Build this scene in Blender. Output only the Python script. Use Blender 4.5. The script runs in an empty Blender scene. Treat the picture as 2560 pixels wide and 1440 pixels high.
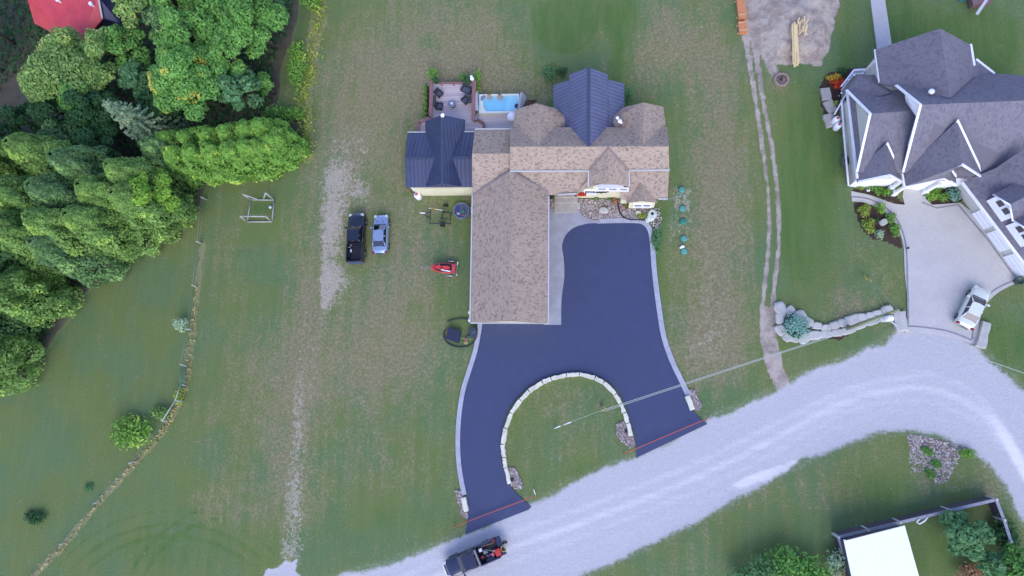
import bpy, bmesh, math, random
import numpy as np
from mathutils import Vector, Matrix
random.seed(7); RNG = np.random.default_rng(11)
SC = bpy.context.scene; COL = SC.collection
# ------------------------------------------------------------------ camera
F = 1450.0; NX, NY = 1500.0, 950.0; H = 63.0
up = Vector((-(NX-1280), (NY-720), F)).normalized()
north = Vector((120, 8820, -1450)); north = (north-up*north.dot(up)).normalized()
east = north.cross(up)
R = Matrix((east, north, up))          # rows: world axes in camera space
cd = bpy.data.cameras.new('camera'); cam = bpy.data.objects.new('camera', cd); COL.objects.link(cam)
cam.matrix_world = Matrix.Translation((0, 0, H)) @ R.to_4x4()
cd.sensor_width = 36; cd.lens = 36*F/2560; cd.clip_start = 0.5; cd.clip_end = 3000
SC.camera = cam
SC.view_settings.view_transform = 'Standard'; SC.view_settings.look = 'None'
SC.view_settings.exposure = 1.42; SC.view_settings.gamma = 1.0
# ------------------------------------------------------------------ sky and sun: thin overcast, soft light from the south east
SUN_EL, SUN_AZ = math.radians(40), math.radians(170)     # azimuth clockwise from north
w = bpy.data.worlds.new('World'); SC.world = w; w.use_nodes = True
nt = w.node_tree; bg = nt.nodes['Background']; sky = nt.nodes.new('ShaderNodeTexSky')
sky.sky_type = 'NISHITA'; sky.sun_disc = False; sky.sun_elevation = SUN_EL; sky.sun_rotation = SUN_AZ
sky.air_density = 1.0; sky.dust_density = 0.3; sky.ozone_density = 3.0; sky.altitude = 200
tn = nt.nodes.new('ShaderNodeMix'); tn.data_type = 'RGBA'; tn.blend_type = 'MULTIPLY'; tn.inputs[0].default_value = 1; tn.inputs[7].default_value = (1.05, .88, 1.12, 1)   # tint imitating the camera's white balance, more violet than a clear sky
nt.links.new(sky.outputs[0], tn.inputs[6]); nt.links.new(tn.outputs[2], bg.inputs[0]); bg.inputs[1].default_value = 0.15
sd = bpy.data.lights.new('sun', 'SUN'); sd.energy = .9; sd.angle = math.radians(52); sd.color = (1.0, 0.93, 0.86)
so = bpy.data.objects.new('sun', sd); COL.objects.link(so)
sdir = Vector((math.sin(SUN_AZ)*math.cos(SUN_EL), math.cos(SUN_AZ)*math.cos(SUN_EL), math.sin(SUN_EL)))
so.rotation_euler = sdir.to_track_quat('Z', 'Y').to_euler(); so.location = sdir*200

# ------------------------------------------------------------------ photo pixel -> world point at height z
RT = R  # world = R @ cam
def ray(px, py):
    return RT @ Vector(((px-1280)/F, -(py-720)/F, -1.0))
def P(px, py, z=0.0):
    d = ray(px, py); t = (z-H)/d.z
    return Vector((d.x*t, d.y*t, z))
def PV(px, py, A, B):
    """point where the line of sight meets the vertical plane through A and B"""
    d = ray(px, py); n = Vector((-(B.y-A.y), B.x-A.x, 0)); o = Vector((0, 0, H))
    t = (A-o).dot(n)/d.dot(n); return o+d*t
def pix(x, y, z=0.0):
    q = np.stack([x, y, z-H+0*x], -1) @ np.array(R)      # R^T applied
    return 1280+F*q[..., 0]/(-q[..., 2]), 720-F*q[..., 1]/(-q[..., 2])
def hx(h):
    h = h.lstrip('#'); c = [int(h[i:i+2], 16)/255 for i in (0, 2, 4)]
    r_, g_, b_ = (v/12.92 if v <= .04045 else ((v+.055)/1.055)**2.4 for v in c)
    return (r_*.92, g_*.92, b_*.68)          # colours were read under bluish light

# ------------------------------------------------------------------ materials
def N(nt, t, **k):
    n = nt.nodes.new(t)
    for a, b in k.items(): setattr(n, a, b)
    return n
def M(nt, op, a, b=None, c=None, clamp=False):
    n = N(nt, 'ShaderNodeMath', operation=op); n.use_clamp = clamp
    for i, v in enumerate((a, b, c)):
        if v is None: continue
        if hasattr(v, 'links') or hasattr(v, 'is_linked'): nt.links.new(v, n.inputs[i])
        else: n.inputs[i].default_value = v
    return n.outputs[0]
def MIX(nt, f, a, b, mode='MIX'):
    n = N(nt, 'ShaderNodeMix', data_type='RGBA', blend_type=mode)
    for s, v in ((n.inputs[0], f), (n.inputs[6], a), (n.inputs[7], b)):
        if hasattr(v, 'is_linked'): nt.links.new(v, s)
        else: s.default_value = v if not isinstance(v, tuple) else (*v[:3], 1)
    return n.outputs[2]
def SMOOTH(nt, v, a, b):
    n = N(nt, 'ShaderNodeMapRange', interpolation_type='SMOOTHSTEP')
    nt.links.new(v, n.inputs[0]); n.inputs[1].default_value = a; n.inputs[2].default_value = b
    return n.outputs[0]
def NOISE(nt, vec, scale, detail=4, rough=.55, dist=0):
    n = N(nt, 'ShaderNodeTexNoise'); n.inputs['Scale'].default_value = scale
    n.inputs['Detail'].default_value = detail; n.inputs['Roughness'].default_value = rough; n.inputs['Distortion'].default_value = dist
    if vec is not None: nt.links.new(vec, n.inputs['Vector'])
    return n.outputs[0]
def newmat(name):
    m = bpy.data.materials.new(name); m.use_nodes = True
    return m, m.node_tree, m.node_tree.nodes['Principled BSDF']
MATS = {}
def mat(name, col, rough=.6, var=.18, scale=3., metal=0., bump=.0, coat=0., spec=.5, bscale=None):
    """paint / wood / stone with uneven tone and a little relief"""
    if name in MATS: return MATS[name]
    m, t, b = newmat(name); col = hx(col) if isinstance(col, str) else col
    tc = N(t, 'ShaderNodeTexCoord'); v = tc.outputs['Object']
    n1 = NOISE(t, v, scale, 6, .6)
    f = SMOOTH(t, n1, .3, .7)
    lo = tuple(c*(1-var) for c in col); hi = tuple(min(1, c*(1+var)) for c in col)
    t.links.new(MIX(t, f, lo, hi), b.inputs['Base Color'])
    b.inputs['Roughness'].default_value = rough; b.inputs['Metallic'].default_value = metal
    b.inputs['Coat Weight'].default_value = coat; b.inputs['Specular IOR Level'].default_value = spec
    if bump:
        bp = N(t, 'ShaderNodeBump'); bp.inputs['Strength'].default_value = bump; bp.inputs['Distance'].default_value = .05
        t.links.new(NOISE(t, v, bscale or scale*6, 4), bp.inputs['Height']); t.links.new(bp.outputs[0], b.inputs['Normal'])
    MATS[name] = m; return m
def shingle(name, c_light, c_dark, c_mid, dens=.5, tab=.33, row=.2):
    m, t, b = newmat(name); uv = N(t, 'ShaderNodeUVMap').outputs[0]
    sp = N(t, 'ShaderNodeSeparateXYZ'); t.links.new(uv, sp.inputs[0])
    rw = M(t, 'FLOOR', M(t, 'DIVIDE', sp.outputs[1], row))
    off = M(t, 'MULTIPLY', M(t, 'FRACT', M(t, 'MULTIPLY', rw, .618)), 1.0)
    cl = M(t, 'FLOOR', M(t, 'ADD', M(t, 'DIVIDE', sp.outputs[0], tab), off))
    cb = N(t, 'ShaderNodeCombineXYZ'); t.links.new(cl, cb.inputs[0]); t.links.new(rw, cb.inputs[1])
    wn = N(t, 'ShaderNodeTexWhiteNoise'); t.links.new(cb.outputs[0], wn.inputs[0])
    n = NOISE(t, uv, .9, 5, .6)
    a = MIX(t, wn.outputs[0], hx(c_light), hx(c_mid))
    f = SMOOTH(t, M(t, 'ADD', M(t, 'FRACT', M(t, 'MULTIPLY', wn.outputs[0], 7.13)), M(t, 'MULTIPLY', M(t, 'SUBTRACT', n, .5), .35)), 1-dens, 1-dens+.25)
    c = MIX(t, f, a, hx(c_dark))
    edge = M(t, 'LESS_THAN', M(t, 'FRACT', M(t, 'DIVIDE', sp.outputs[1], row)), .14)
    c = MIX(t, M(t, 'MULTIPLY', edge, .35), c, tuple(v*.55 for v in hx(c_mid)))
    n2 = NOISE(t, uv, .35, 4, .6)
    c = MIX(t, M(t, 'MULTIPLY', SMOOTH(t, n2, .35, .75), .25), c, tuple(v*.72 for v in hx(c_mid)))
    t.links.new(c, b.inputs['Base Color']); b.inputs['Roughness'].default_value = .9; b.inputs['Specular IOR Level'].default_value = .2
    bp = N(t, 'ShaderNodeBump'); bp.inputs['Strength'].default_value = .5; bp.inputs['Distance'].default_value = .02
    t.links.new(wn.outputs[0], bp.inputs['Height']); t.links.new(bp.outputs[0], b.inputs['Normal'])
    MATS[name] = m; return m
def ribbed(name, col, pitch=.3, rough=.4, metal=.0, depth=.03, line=.28, var=.12):
    """profiled sheet: ribs run up the slope (UV v)"""
    m, t, b = newmat(name); uv = N(t, 'ShaderNodeUVMap').outputs[0]; col = hx(col)
    sp = N(t, 'ShaderNodeSeparateXYZ'); t.links.new(uv, sp.inputs[0])
    fr = M(t, 'FRACT', M(t, 'DIVIDE', sp.outputs[0], pitch))
    tri = M(t, 'ABSOLUTE', M(t, 'SUBTRACT', fr, .5)); h = SMOOTH(t, tri, .34, .42)
    n = NOISE(t, uv, .8, 5, .6)
    c = MIX(t, SMOOTH(t, n, .3, .7), tuple(v*(1-var) for v in col), tuple(v*(1+var) for v in col))
    c = MIX(t, M(t, 'MULTIPLY', h, line), c, tuple(v*.35 for v in col))
    t.links.new(c, b.inputs['Base Color']); b.inputs['Roughness'].default_value = rough; b.inputs['Metallic'].default_value = metal
    bp = N(t, 'ShaderNodeBump'); bp.inputs['Strength'].default_value = .8; bp.inputs['Distance'].default_value = depth
    t.links.new(h, bp.inputs['Height']); t.links.new(bp.outputs[0], b.inputs['Normal'])
    MATS[name] = m; return m
def leafmat(name, dark, light, tip=None, tipf=.15):
    m, t, b = newmat(name); g = N(t, 'ShaderNodeNewGeometry'); tc = N(t, 'ShaderNodeTexCoord')
    n = NOISE(t, tc.outputs['Object'], .55, 3, .6)
    f = M(t, 'ADD', M(t, 'MULTIPLY', g.outputs['Random Per Island'], .6), M(t, 'MULTIPLY', SMOOTH(t, n, .3, .7), .4))
    lf = lambda q: tuple(v*k for v, k in zip(hx(q), (2.2, 2.05, 2.3)))
    c = MIX(t, f, lf(dark), lf(light))
    if tip:
        n2 = NOISE(t, tc.outputs['Object'], .45, 2, .5)
        f2 = M(t, 'MULTIPLY', SMOOTH(t, n2, .66-tipf, .74-tipf), M(t, 'GREATER_THAN', g.outputs['Random Per Island'], .35))
        c = MIX(t, f2, c, lf(tip))
    t.links.new(c, b.inputs['Base Color']); b.inputs['Roughness'].default_value = .7; b.inputs['Specular IOR Level'].default_value = .25
    tr = N(t, 'ShaderNodeBsdfTranslucent'); t.links.new(c, tr.inputs[0]); mx = N(t, 'ShaderNodeMixShader'); mx.inputs[0].default_value = .38
    t.links.new(b.outputs[0], mx.inputs[1]); t.links.new(tr.outputs[0], mx.inputs[2]); t.links.new(mx.outputs[0], t.nodes['Material Output'].inputs[0])
    MATS[name] = m; return m
def glassy(name, col, rough=.08):
    m, t, b = newmat(name); b.inputs['Base Color'].default_value = (*hx(col), 1); b.inputs['Roughness'].default_value = rough
    b.inputs['Specular IOR Level'].default_value = .8; b.inputs['Coat Weight'].default_value = .5; MATS[name] = m; return m

# ------------------------------------------------------------------ object helpers
def tag(o, label=None, cat=None, group=None, kind=None):
    if label: o['label'] = label
    if cat: o['category'] = cat
    if group: o['group'] = group
    if kind: o['kind'] = kind
    return o
def thing(name, loc, label, cat, group=None, rz=0):
    o = bpy.data.objects.new(name, None); COL.objects.link(o); o.location = loc; o.rotation_euler = (0, 0, rz)
    o.empty_display_size = .3; return tag(o, label, cat, group)
def copy_tree(o, parent=None):
    c = o.copy(); COL.objects.link(c); c.parent = parent
    if parent: c.matrix_parent_inverse = o.matrix_parent_inverse.copy()
    for ch in list(o.children): copy_tree(ch, c)
    return c
class MB:
    """collects simple solids in world (or thing-local) coordinates, linked as one mesh"""
    def __init__(s): s.v = []; s.f = []; s.uv = []; s.m = []; s.mi = 0; s.smooth = []
    def face(s, pts, uv=None, sm=False):
        i = len(s.v); s.v += [tuple(p) for p in pts]; s.f.append(tuple(range(i, i+len(pts))))
        s.uv.append(uv or [(0, 0)]*len(pts)); s.m.append(s.mi); s.smooth.append(sm)
    def mesh(s, vs, fs, sm=False):
        i = len(s.v); s.v += [tuple(p) for p in vs]
        for f in fs: s.f.append(tuple(i+k for k in f)); s.uv.append([(0, 0)]*len(f)); s.m.append(s.mi); s.smooth.append(sm)
        return s
    def box(s, c, d, rz=0, tilt=None):
        ca, sa = math.cos(rz), math.sin(rz); vs = []
        for z in (-.5, .5):
            for x, y in ((-.5, -.5), (.5, -.5), (.5, .5), (-.5, .5)):
                p = Vector((x*d[0], y*d[1], z*d[2]))
                if tilt: p = tilt @ p
                vs.append((c[0]+p.x*ca-p.y*sa, c[1]+p.x*sa+p.y*ca, c[2]+p.z))
        return s.mesh(vs, [(3, 2, 1, 0), (4, 5, 6, 7), (0, 1, 5, 4), (1, 2, 6, 5), (2, 3, 7, 6), (3, 0, 4, 7)])
    def prism(s, pts, z0, z1):
        n = len(pts); vs = [(p[0], p[1], z0) for p in pts]+[(p[0], p[1], z1) for p in pts]
        ar = sum(pts[i][0]*pts[(i+1) % n][1]-pts[(i+1) % n][0]*pts[i][1] for i in range(n))
        up_ = tuple(range(n, 2*n)); dn = tuple(range(n-1, -1, -1))
        sd_ = [(i, (i+1) % n, n+(i+1) % n, n+i) for i in range(n)]
        if ar < 0: up_ = up_[::-1]; dn = dn[::-1]; sd_ = [f[::-1] for f in sd_]
        return s.mesh(vs, [up_, dn]+sd_)
    def slab(s, pts, th=.18, uvdir=None, usc=1.):
        """planar-ish polygon thickened downwards; UV in metres, u along the first edge"""
        pts = [Vector(p) for p in pts]; n = len(pts)
        nrm = Vector((0, 0, 0))
        for i in range(n): nrm += pts[i].cross(pts[(i+1) % n])
        if nrm.z < 0: nrm = -nrm
        nrm.normalize(); e = uvdir or (pts[1]-pts[0]); e = (e-nrm*e.dot(nrm)).normalized(); g = nrm.cross(e)
        flip = sum(pts[i].x*pts[(i+1) % n].y-pts[(i+1) % n].x*pts[i].y for i in range(n)) < 0
        top = pts[::-1] if flip else pts
        s.face(top, [((p.dot(e))*usc, p.dot(g)*usc) for p in top])
        low = [p-Vector((0, 0, th)) for p in top]
        s.face(low[::-1])
        for i in range(n):
            j = (i+1) % n; s.face([top[j], top[i], low[i], low[j]])
        return s
    def tube(s, pts, r, n=8, cap=True, closed=False):
        pts = [Vector(p) for p in pts]; L = len(pts); rr = r if hasattr(r, '__len__') else [r]*L
        vs = []; 
        for i, p in enumerate(pts):
            if closed: d = pts[(i+1) % L]-pts[i-1]
            else: d = pts[min(i+1, L-1)]-pts[max(i-1, 0)]
            d.normalize(); a = d.orthogonal().normalized() if abs(d.z) > .95 else d.cross(Vector((0, 0, 1))).normalized(); b = d.cross(a)
            for k in range(n):
                t = 2*math.pi*k/n; vs.append(p+(a*math.cos(t)+b*math.sin(t))*rr[i])
        fs = []
        for i in range(L if closed else L-1):
            j = (i+1) % L
            for k in range(n): fs.append((i*n+k, i*n+(k+1) % n, j*n+(k+1) % n, j*n+k))
        if cap and not closed: fs += [tuple(range(n-1, -1, -1)), tuple((L-1)*n+k for k in range(n))]
        return s.mesh(vs, fs, True)
    def lathe(s, c, prof, n=20, axis='z', rz=0):
        """prof: (radius, height) pairs"""
        vs = []; fs = []
        for r, h in prof:
            for k in range(n):
                t = 2*math.pi*k/n; x, y, z = r*math.cos(t), r*math.sin(t), h
                if axis == 'x': x, y, z = z, x, y
                elif axis == 'y': x, y, z = x, z, y
                ca, sa = math.cos(rz), math.sin(rz); vs.append((c[0]+x*ca-y*sa, c[1]+x*sa+y*ca, c[2]+z))
        for i in range(len(prof)-1):
            for k in range(n): fs.append((i*n+k, i*n+(k+1) % n, (i+1)*n+(k+1) % n, (i+1)*n+k))
        fs += [tuple(range(n-1, -1, -1)), tuple((len(prof)-1)*n+k for k in range(n))]
        return s.mesh(vs, fs, n > 12)
    def rock(s, c, d, seed, rz=0, j=.16):
        r = random.Random(seed); ca, sa = math.cos(rz), math.sin(rz); vs = []; fs = []; n = 9
        prof = ((.80, 0), (1., .35), (.93, .8), (.74, 1.0)); rn = [1+r.uniform(-j, j) for _ in range(n)]
        for q, h in prof:
            for k in range(n):
                t = 2*math.pi*(k+.3)/n; e = q*rn[k]*(1+r.uniform(-.04, .04))
                x = abs(math.cos(t))**.7*math.copysign(1, math.cos(t))*d[0]/2*e; y = abs(math.sin(t))**.7*math.copysign(1, math.sin(t))*d[1]/2*e
                vs.append((c[0]+x*ca-y*sa, c[1]+x*sa+y*ca, c[2]+h*d[2]+r.uniform(-.03, .03)*d[2]))
        for i in range(3):
            for k in range(n): fs.append((i*n+k, i*n+(k+1) % n, (i+1)*n+(k+1) % n, (i+1)*n+k))
        fs.append(tuple(3*n+k for k in range(n))); return s.mesh(vs, fs)
    def build(s, name, mats, parent=None, loc=None, tags=None, local=False):
        """verts are world coordinates unless local; the object's origin is put at parent or loc"""
        mats = mats if isinstance(mats, (list, tuple)) else [mats]
        me = bpy.data.meshes.new(name); o3 = Vector((0, 0, 0))
        if not local:
            if parent is not None:
                q = parent; o3 = Vector((0, 0, 0))
                while q is not None: o3 += q.location; q = q.parent
            elif loc is not None: o3 = Vector(loc)
        me.from_pydata([(a[0]-o3.x, a[1]-o3.y, a[2]-o3.z) for a in s.v], [], s.f)
        ul = me.uv_layers.new(name='UVMap'); flat = [c for u in s.uv for q in u for c in q]
        ul.data.foreach_set('uv', flat)
        me.polygons.foreach_set('material_index', s.m); me.polygons.foreach_set('use_smooth', s.smooth)
        for m in mats: me.materials.append(m)
        me.update(); o = bpy.data.objects.new(name, me); COL.objects.link(o)
        if parent is not None: o.parent = parent
        elif loc is not None: o.location = loc
        if tags: tag(o, *tags)
        return o
def px_dir(a, b):
    d = P(*b)-P(*a); return math.atan2(d.y, d.x)
def ribbon(pts, wd, z0, z1, mb=None):
    """kerb-like strip following a polyline of world points"""
    mb = mb or MB(); L = []; Q = []
    for i, p in enumerate(pts):
        d = (pts[min(i+1, len(pts)-1)]-pts[max(i-1, 0)]); d.z = 0; d.normalize(); n = Vector((-d.y, d.x, 0))*wd/2
        L.append(p+n); Q.append(p-n)
    for i in range(len(pts)-1):
        a, b, c, d = L[i], L[i+1], Q[i+1], Q[i]
        mb.face([(d.x, d.y, z1), (c.x, c.y, z1), (b.x, b.y, z1), (a.x, a.y, z1)])
        mb.face([(a.x, a.y, z1), (b.x, b.y, z1), (b.x, b.y, z0), (a.x, a.y, z0)])
        mb.face([(c.x, c.y, z1), (d.x, d.y, z1), (d.x, d.y, z0), (c.x, c.y, z0)])
    for i, fl in ((0, 0), (-1, 1)):
        a, d = L[i], Q[i]; q = [(a.x, a.y, z0), (d.x, d.y, z0), (d.x, d.y, z1), (a.x, a.y, z1)]
        mb.face(q[::-1] if fl else q)
    return mb
def smooth_line(pp, k=4):
    """Catmull-Rom through pixel points"""
    pp = [Vector(p).to_2d() for p in pp]; out = []
    for i in range(len(pp)-1):
        a, b, c, d = pp[max(i-1, 0)], pp[i], pp[i+1], pp[min(i+2, len(pp)-1)]
        for j in range(k):
            t = j/k; out.append(.5*((2*b)+(c-a)*t+(2*a-5*b+4*c-d)*t*t+(3*b-a-3*c+d)*t**3))
    out.append(pp[-1]); return [(p.x, p.y) for p in out]
# ================================================================== GROUND (one fine sheet split into ground, road, track ...)
XS = np.arange(-84, 62.01, .25); YS = np.arange(-34, 56.01, .25)
GX, GY = np.meshgrid(XS, YS); nX, nY = len(XS), len(YS)
UX, UY = pix(GX, GY)                                       # where each ground point lies on the photo (used as a map)
def vnoise(x, y, s, seed):
    x = x/s; y = y/s; xi = np.floor(x).astype(int); yi = np.floor(y).astype(int); fx = x-xi; fy = y-yi
    fx = fx*fx*(3-2*fx); fy = fy*fy*(3-2*fy)
    def h(a, b):
        n = (a*374761393+b*668265263+seed*362437) & 0xffffffff; n = ((n ^ (n >> 13))*1274126177) & 0xffffffff
        return ((n ^ (n >> 16)) & 0xffff)/65535.
    return (h(xi, yi)*(1-fx)+h(xi+1, yi)*fx)*(1-fy)+(h(xi, yi+1)*(1-fx)+h(xi+1, yi+1)*fx)*fy
def fbm(s, seed, o=4, ax=1., ay=1.):
    r = 0; a = 1; t = 0
    for i in range(o): r = r+a*vnoise(GX/ax, GY/ay, s/2**i, seed+i*17); t += a; a *= .55
    return r/t
def poly_sd(poly, X=None, Y=None):
    """signed distance in photo pixels, positive inside"""
    X = UX if X is None else X; Y = UY if Y is None else Y
    d = np.full(X.shape, 1e9); ins = np.zeros(X.shape, bool); n = len(poly)
    for i in range(n):
        x0, y0 = poly[i]; x1, y1 = poly[(i+1) % n]; ex, ey = x1-x0, y1-y0
        t = np.clip(((X-x0)*ex+(Y-y0)*ey)/(ex*ex+ey*ey+1e-9), 0, 1)
        d = np.minimum(d, np.hypot(X-x0-t*ex, Y-y0-t*ey))
        c = ((y0 > Y) != (y1 > Y)) & (X < (x1-x0)*(Y-y0)/((y1-y0) if y1 != y0 else 1e-9)+x0); ins ^= c
    return np.where(ins, d, -d)
def line_d(pts):
    d = np.full(UX.shape, 1e9)
    for (x0, y0), (x1, y1) in zip(pts[:-1], pts[1:]):
        ex, ey = x1-x0, y1-y0; t = np.clip(((UX-x0)*ex+(UY-y0)*ey)/(ex*ex+ey*ey+1e-9), 0, 1)
        d = np.minimum(d, np.hypot(UX-x0-t*ex, UY-y0-t*ey))
    return d
def blobs(lst):
    r = 0
    for cx, cy, rx, ry, a in lst: r = r+a*np.exp(-(((UX-cx)/rx)**2+((UY-cy)/ry)**2)**1.4)
    return r
sst = lambda v, a, b: (lambda t: t*t*(3-2*t))(np.clip((v-a)/(b-a), 0, 1))
ROAD = [(560, 1560), (760, 1485), (880, 1440), (1000, 1408), (1100, 1366), (1165, 1338), (1250, 1303), (1330, 1268), (1440, 1210), (1590, 1145), (1680, 1104), (1770, 1058), (1850, 1022),
        (1930, 984), (2000, 948), (2080, 915), (2160, 885), (2210, 862), (2236, 832), (2300, 818), (2400, 840), (2452, 880), (2500, 928), (2560, 978), (2700, 1100), (2700, 1500), (2620, 1400), (2555, 1290),
        (2520, 1215), (2480, 1160), (2430, 1120), (2350, 1085), (2270, 1068), (2200, 1078), (2100, 1108), (2000, 1152), (1900, 1208), (1830, 1248), (1700, 1318), (1600, 1368), (1440, 1442), (1200, 1560)]
sd_road = poly_sd(ROAD); e1 = fbm(2.2, 5, 4)-.5; e2 = fbm(.7, 9, 3)-.5
e3 = fbm(.45, 13, 3)-.5
gravel = sst(sd_road+e1*24+e2*8+e3*4, -26, 16)
fringe = np.exp(-((sd_road+10)/22.)**2)                      # loose stones kicked into the verge
gp = poly_sd([(660, 1430), (700, 1408), (740, 1398), (750, 1440), (745, 1500), (640, 1500)])
gravel = np.maximum(gravel, sst(gp+e1*24+e2*18, -6, 8))
RUT1 = [(1862, 80), (1872, 140), (1884, 220), (1898, 310), (1911, 400), (1920, 480), (1924, 560), (1920, 640), (1912, 705), (1905, 780), (1908, 850), (1924, 920), (1950, 975)]
RUT2 = [(1886, 110), (1900, 200), (1915, 290), (1930, 370), (1941, 450), (1948, 540), (1947, 620), (1938, 700), (1931, 770), (1936, 850), (1952, 920), (1968, 962)]
dr = np.minimum(line_d(RUT1), line_d(RUT2)); dr_m = line_d([(1918, 780), (1921, 850), (1938, 920), (1960, 972)])
wide = np.interp(UY, [80, 200, 400, 780, 980], [8, 6, 4.4, 5.4, 8])
rut = np.maximum(sst(wide-dr+e2*5+e3*5, -4, 4), sst(13-dr_m+e2*10, -4, 5))
DIRT = [(1790, -120), (1850, -10), (1857, 60), (1868, 98), (1900, 112), (1925, 150), (1962, 163), (2010, 160), (2052, 160), (2072, 125), (2084, 70), (2094, 10), (2110, -120)]
sd_dirt = poly_sd(DIRT); dirt = sst(sd_dirt+e1*22+e2*10, -5, 5)
dirt = np.maximum(dirt, .75*sst(14-line_d([(1900, 105), (1925, 160), (1935, 185)])+e2*14, -4, 8))
LANE = [(805, 430), (800, 560), (790, 700), (775, 860), (760, 1000), (742, 1150), (735, 1290), (728, 1400)]
dl = line_d(LANE)
soil = blobs([(835, 500, 42, 95, .85), (825, 620, 34, 90, .85), (830, 720, 42, 52, .8), (812, 745, 14, 48, .7), (905, 480, 24, 30, .75), (860, 440, 50, 30, .45),
              (900, 335, 85, 50, .35), (860, 385, 60, 40, .35), (760, 640, 22, 160, .10), (1760, 880, 70, 45, .42), (1790, 800, 55, 70, .34), (2110, 765, 40, 26, .36), (2170, 1050, 40, 12, 0),
              (1960, 760, 10, 10, 0), (1120, 905, 30, 60, .22), (1800, 640, 70, 160, .22), (870, 690, 32, 35, .35), (2130, 1330, 20, 30, .45), (2540, 1260, 14, 60, .35), (2380, 1225, 60, 12, .3), (1120, 155, 140, 100, .24), (1640, 120, 120, 80, .16), (905, 990, 16, 40, .38),
              (745, 1040, 16, 130, .40), (735, 1250, 22, 90, .5), (720, 1380, 30, 40, .5), (860, 480, 70, 80, .15), (1940, 200, 30, 26, .35), (1925, 160, 20, 20, .5), (645, 560, 12, 10, 0), (1707, 500, 15, 20, .45), (1707, 590, 22, 42, .40), (1090, 545, 40, 30, .25)])
soil = soil*(1-.9*sst(798-UX+e2*20+(UY-560)*.01, -6, 8)*sst(UY, 400, 440)*sst(820-UY, -30, 40))
soil = np.maximum(soil, 0); soil = np.maximum(soil, .72*sst(poly_sd([(1684, 466), (1728, 466), (1729, 529), (1684, 529)]), -2, 3)); soil = np.maximum(soil, .5*sst(poly_sd([(1672, 536), (1738, 536), (1738, 610), (1675, 610)])+e1*14, -6, 6))
dry = .26+.08*(fbm(9, 21, 4)-.5)*4
dry = dry+blobs([(940, 380, 170, 190, .42), (1130, 130, 190, 150, .62), (1220, 230, 200, 60, .4), (880, 230, 90, 180, .30), (1650, 110, 130, 110, .50), (1790, 300, 70, 260, .42), (1800, 620, 90, 260, .55), (1780, 850, 100, 110, .60),
                 (1000, 690, 160, 150, .34), (960, 880, 170, 150, .50), (700, 1020, 120, 160, .34), (760, 860, 60, 200, .34), (760, 640, 60, 200, .34), (740, 1220, 90, 130, .36), (560, 1260, 110, 60, .28), (600, 760, 90, 240, .16), (950, 1150, 120, 120, .30), (1400, 1000, 110, 70, .28), (1380, 1110, 100, 60, .20),
                 (2000, 1230, 260, 60, .24), (2330, 1190, 60, 40, .35), (2120, 770, 70, 50, .45), (2090, 560, 50, 110, .18), (2480, 1230, 50, 60, .4), (90, 1380, 120, 50, .3), (560, 1380, 200, 50, -.2), (400, 830, 150, 150, -.06), (1090, 650, 60, 90, .05), (1950, 210, 26, 30, .4)])
lush = blobs([(1400, 60, 75, 75, .95), (1560, 60, 45, 90, .9), (1470, 30, 90, 60, .5), (1540, 160, 14, 60, .5), (1080, 108, 40, 34, .45), (2030, 420, 95, 280, .8), (2000, 600, 70, 150, .45), (2230, 30, 80, 140, .75), (2430, 110, 160, 110, 1.0), (2120, 130, 30, 170, .6),
              (2500, 860, 90, 90, .9), (2080, 850, 140, 40, .5), (1640, 640, 22, 90, .6), (1650, 540, 30, 50, .6), (700, 620, 90, 180, .28), (340, 1200, 220, 130, .18), (430, 1380, 240, 70, .5), (300, 760, 120, 120, .2), (2000, 1330, 180, 70, .4), (2210, 1220, 90, 60, .6), (1120, 760, 50, 60, .35), (1040, 790, 40, 30, .3), (930, 470, 30, 30, .4), (940, 560, 50, 60, .25), (1150, 610, 30, 60, .3),
              (1460, 1180, 100, 40, .5), (1340, 1090, 60, 80, .2), (1480, 950, 60, 14, .2), (1000, 1060, 60, 90, .1), (1850, 1000, 60, 26, .5), (1000, 1290, 140, 60, .5), (30, 1200, 80, 200, .3), (700, 480, 60, 40, .2), (650, 520, 22, 18, .8), (2360, 1370, 150, 120, .6), (1940, 690, 8, 60, .4), (1545, 200, 20, 50, .5)])
dry = dry*.88-.55*np.clip(lush, 0, 1)-.25*sst(470-UX+.12*(UY-900), 0, 60)*sst(UY, 600, 700)
arcs = np.zeros_like(GX)                                    # mower marks: straight lines and a turning circle
for cx, cy, r in ((1400, 20, 108), (1425, 10, 118), (1545, 10, 150), (430, 1640, 330), (430, 1640, 300), (430, 1640, 362), (600, 1560, 300), (600, 1560, 270)):
    arcs += np.exp(-((np.hypot((UX-cx)*(1 if cy > 900 else 1.6), UY-cy)-r)/5.)**2)*(UY < 175 if cy < 900 else (UY > 1270)*(UX < 760))*.8
streak = fbm(1.1, 33, 3, 1., 9.)-.5
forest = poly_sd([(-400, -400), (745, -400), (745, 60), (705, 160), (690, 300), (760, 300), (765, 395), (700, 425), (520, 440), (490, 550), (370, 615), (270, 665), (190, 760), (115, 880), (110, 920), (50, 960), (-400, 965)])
leaf_litter = sst(forest+e1*12, -5, 5)                          # bare leaf litter under the trees
tall = np.zeros_like(GX)                                    # unmown weeds along the property line
FENCE = [(517, 480), (512, 560), (503, 640), (494, 718), (482, 830), (472, 915), (465, 970), (432, 1040), (400, 1090), (343, 1152), (252, 1253), (168, 1355), (85, 1440), (20, 1500)]
tall = np.maximum(tall, sst(7-line_d(FENCE)+e2*12, -3, 4)*sst(UY, 590, 620))
tall = np.maximum(tall, sst(19-line_d([(800, -60), (795, 60), (770, 170), (762, 260), (768, 340), (770, 390)])+e1*26, -6, 8)*.8)
bed = np.zeros_like(GX)
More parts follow.
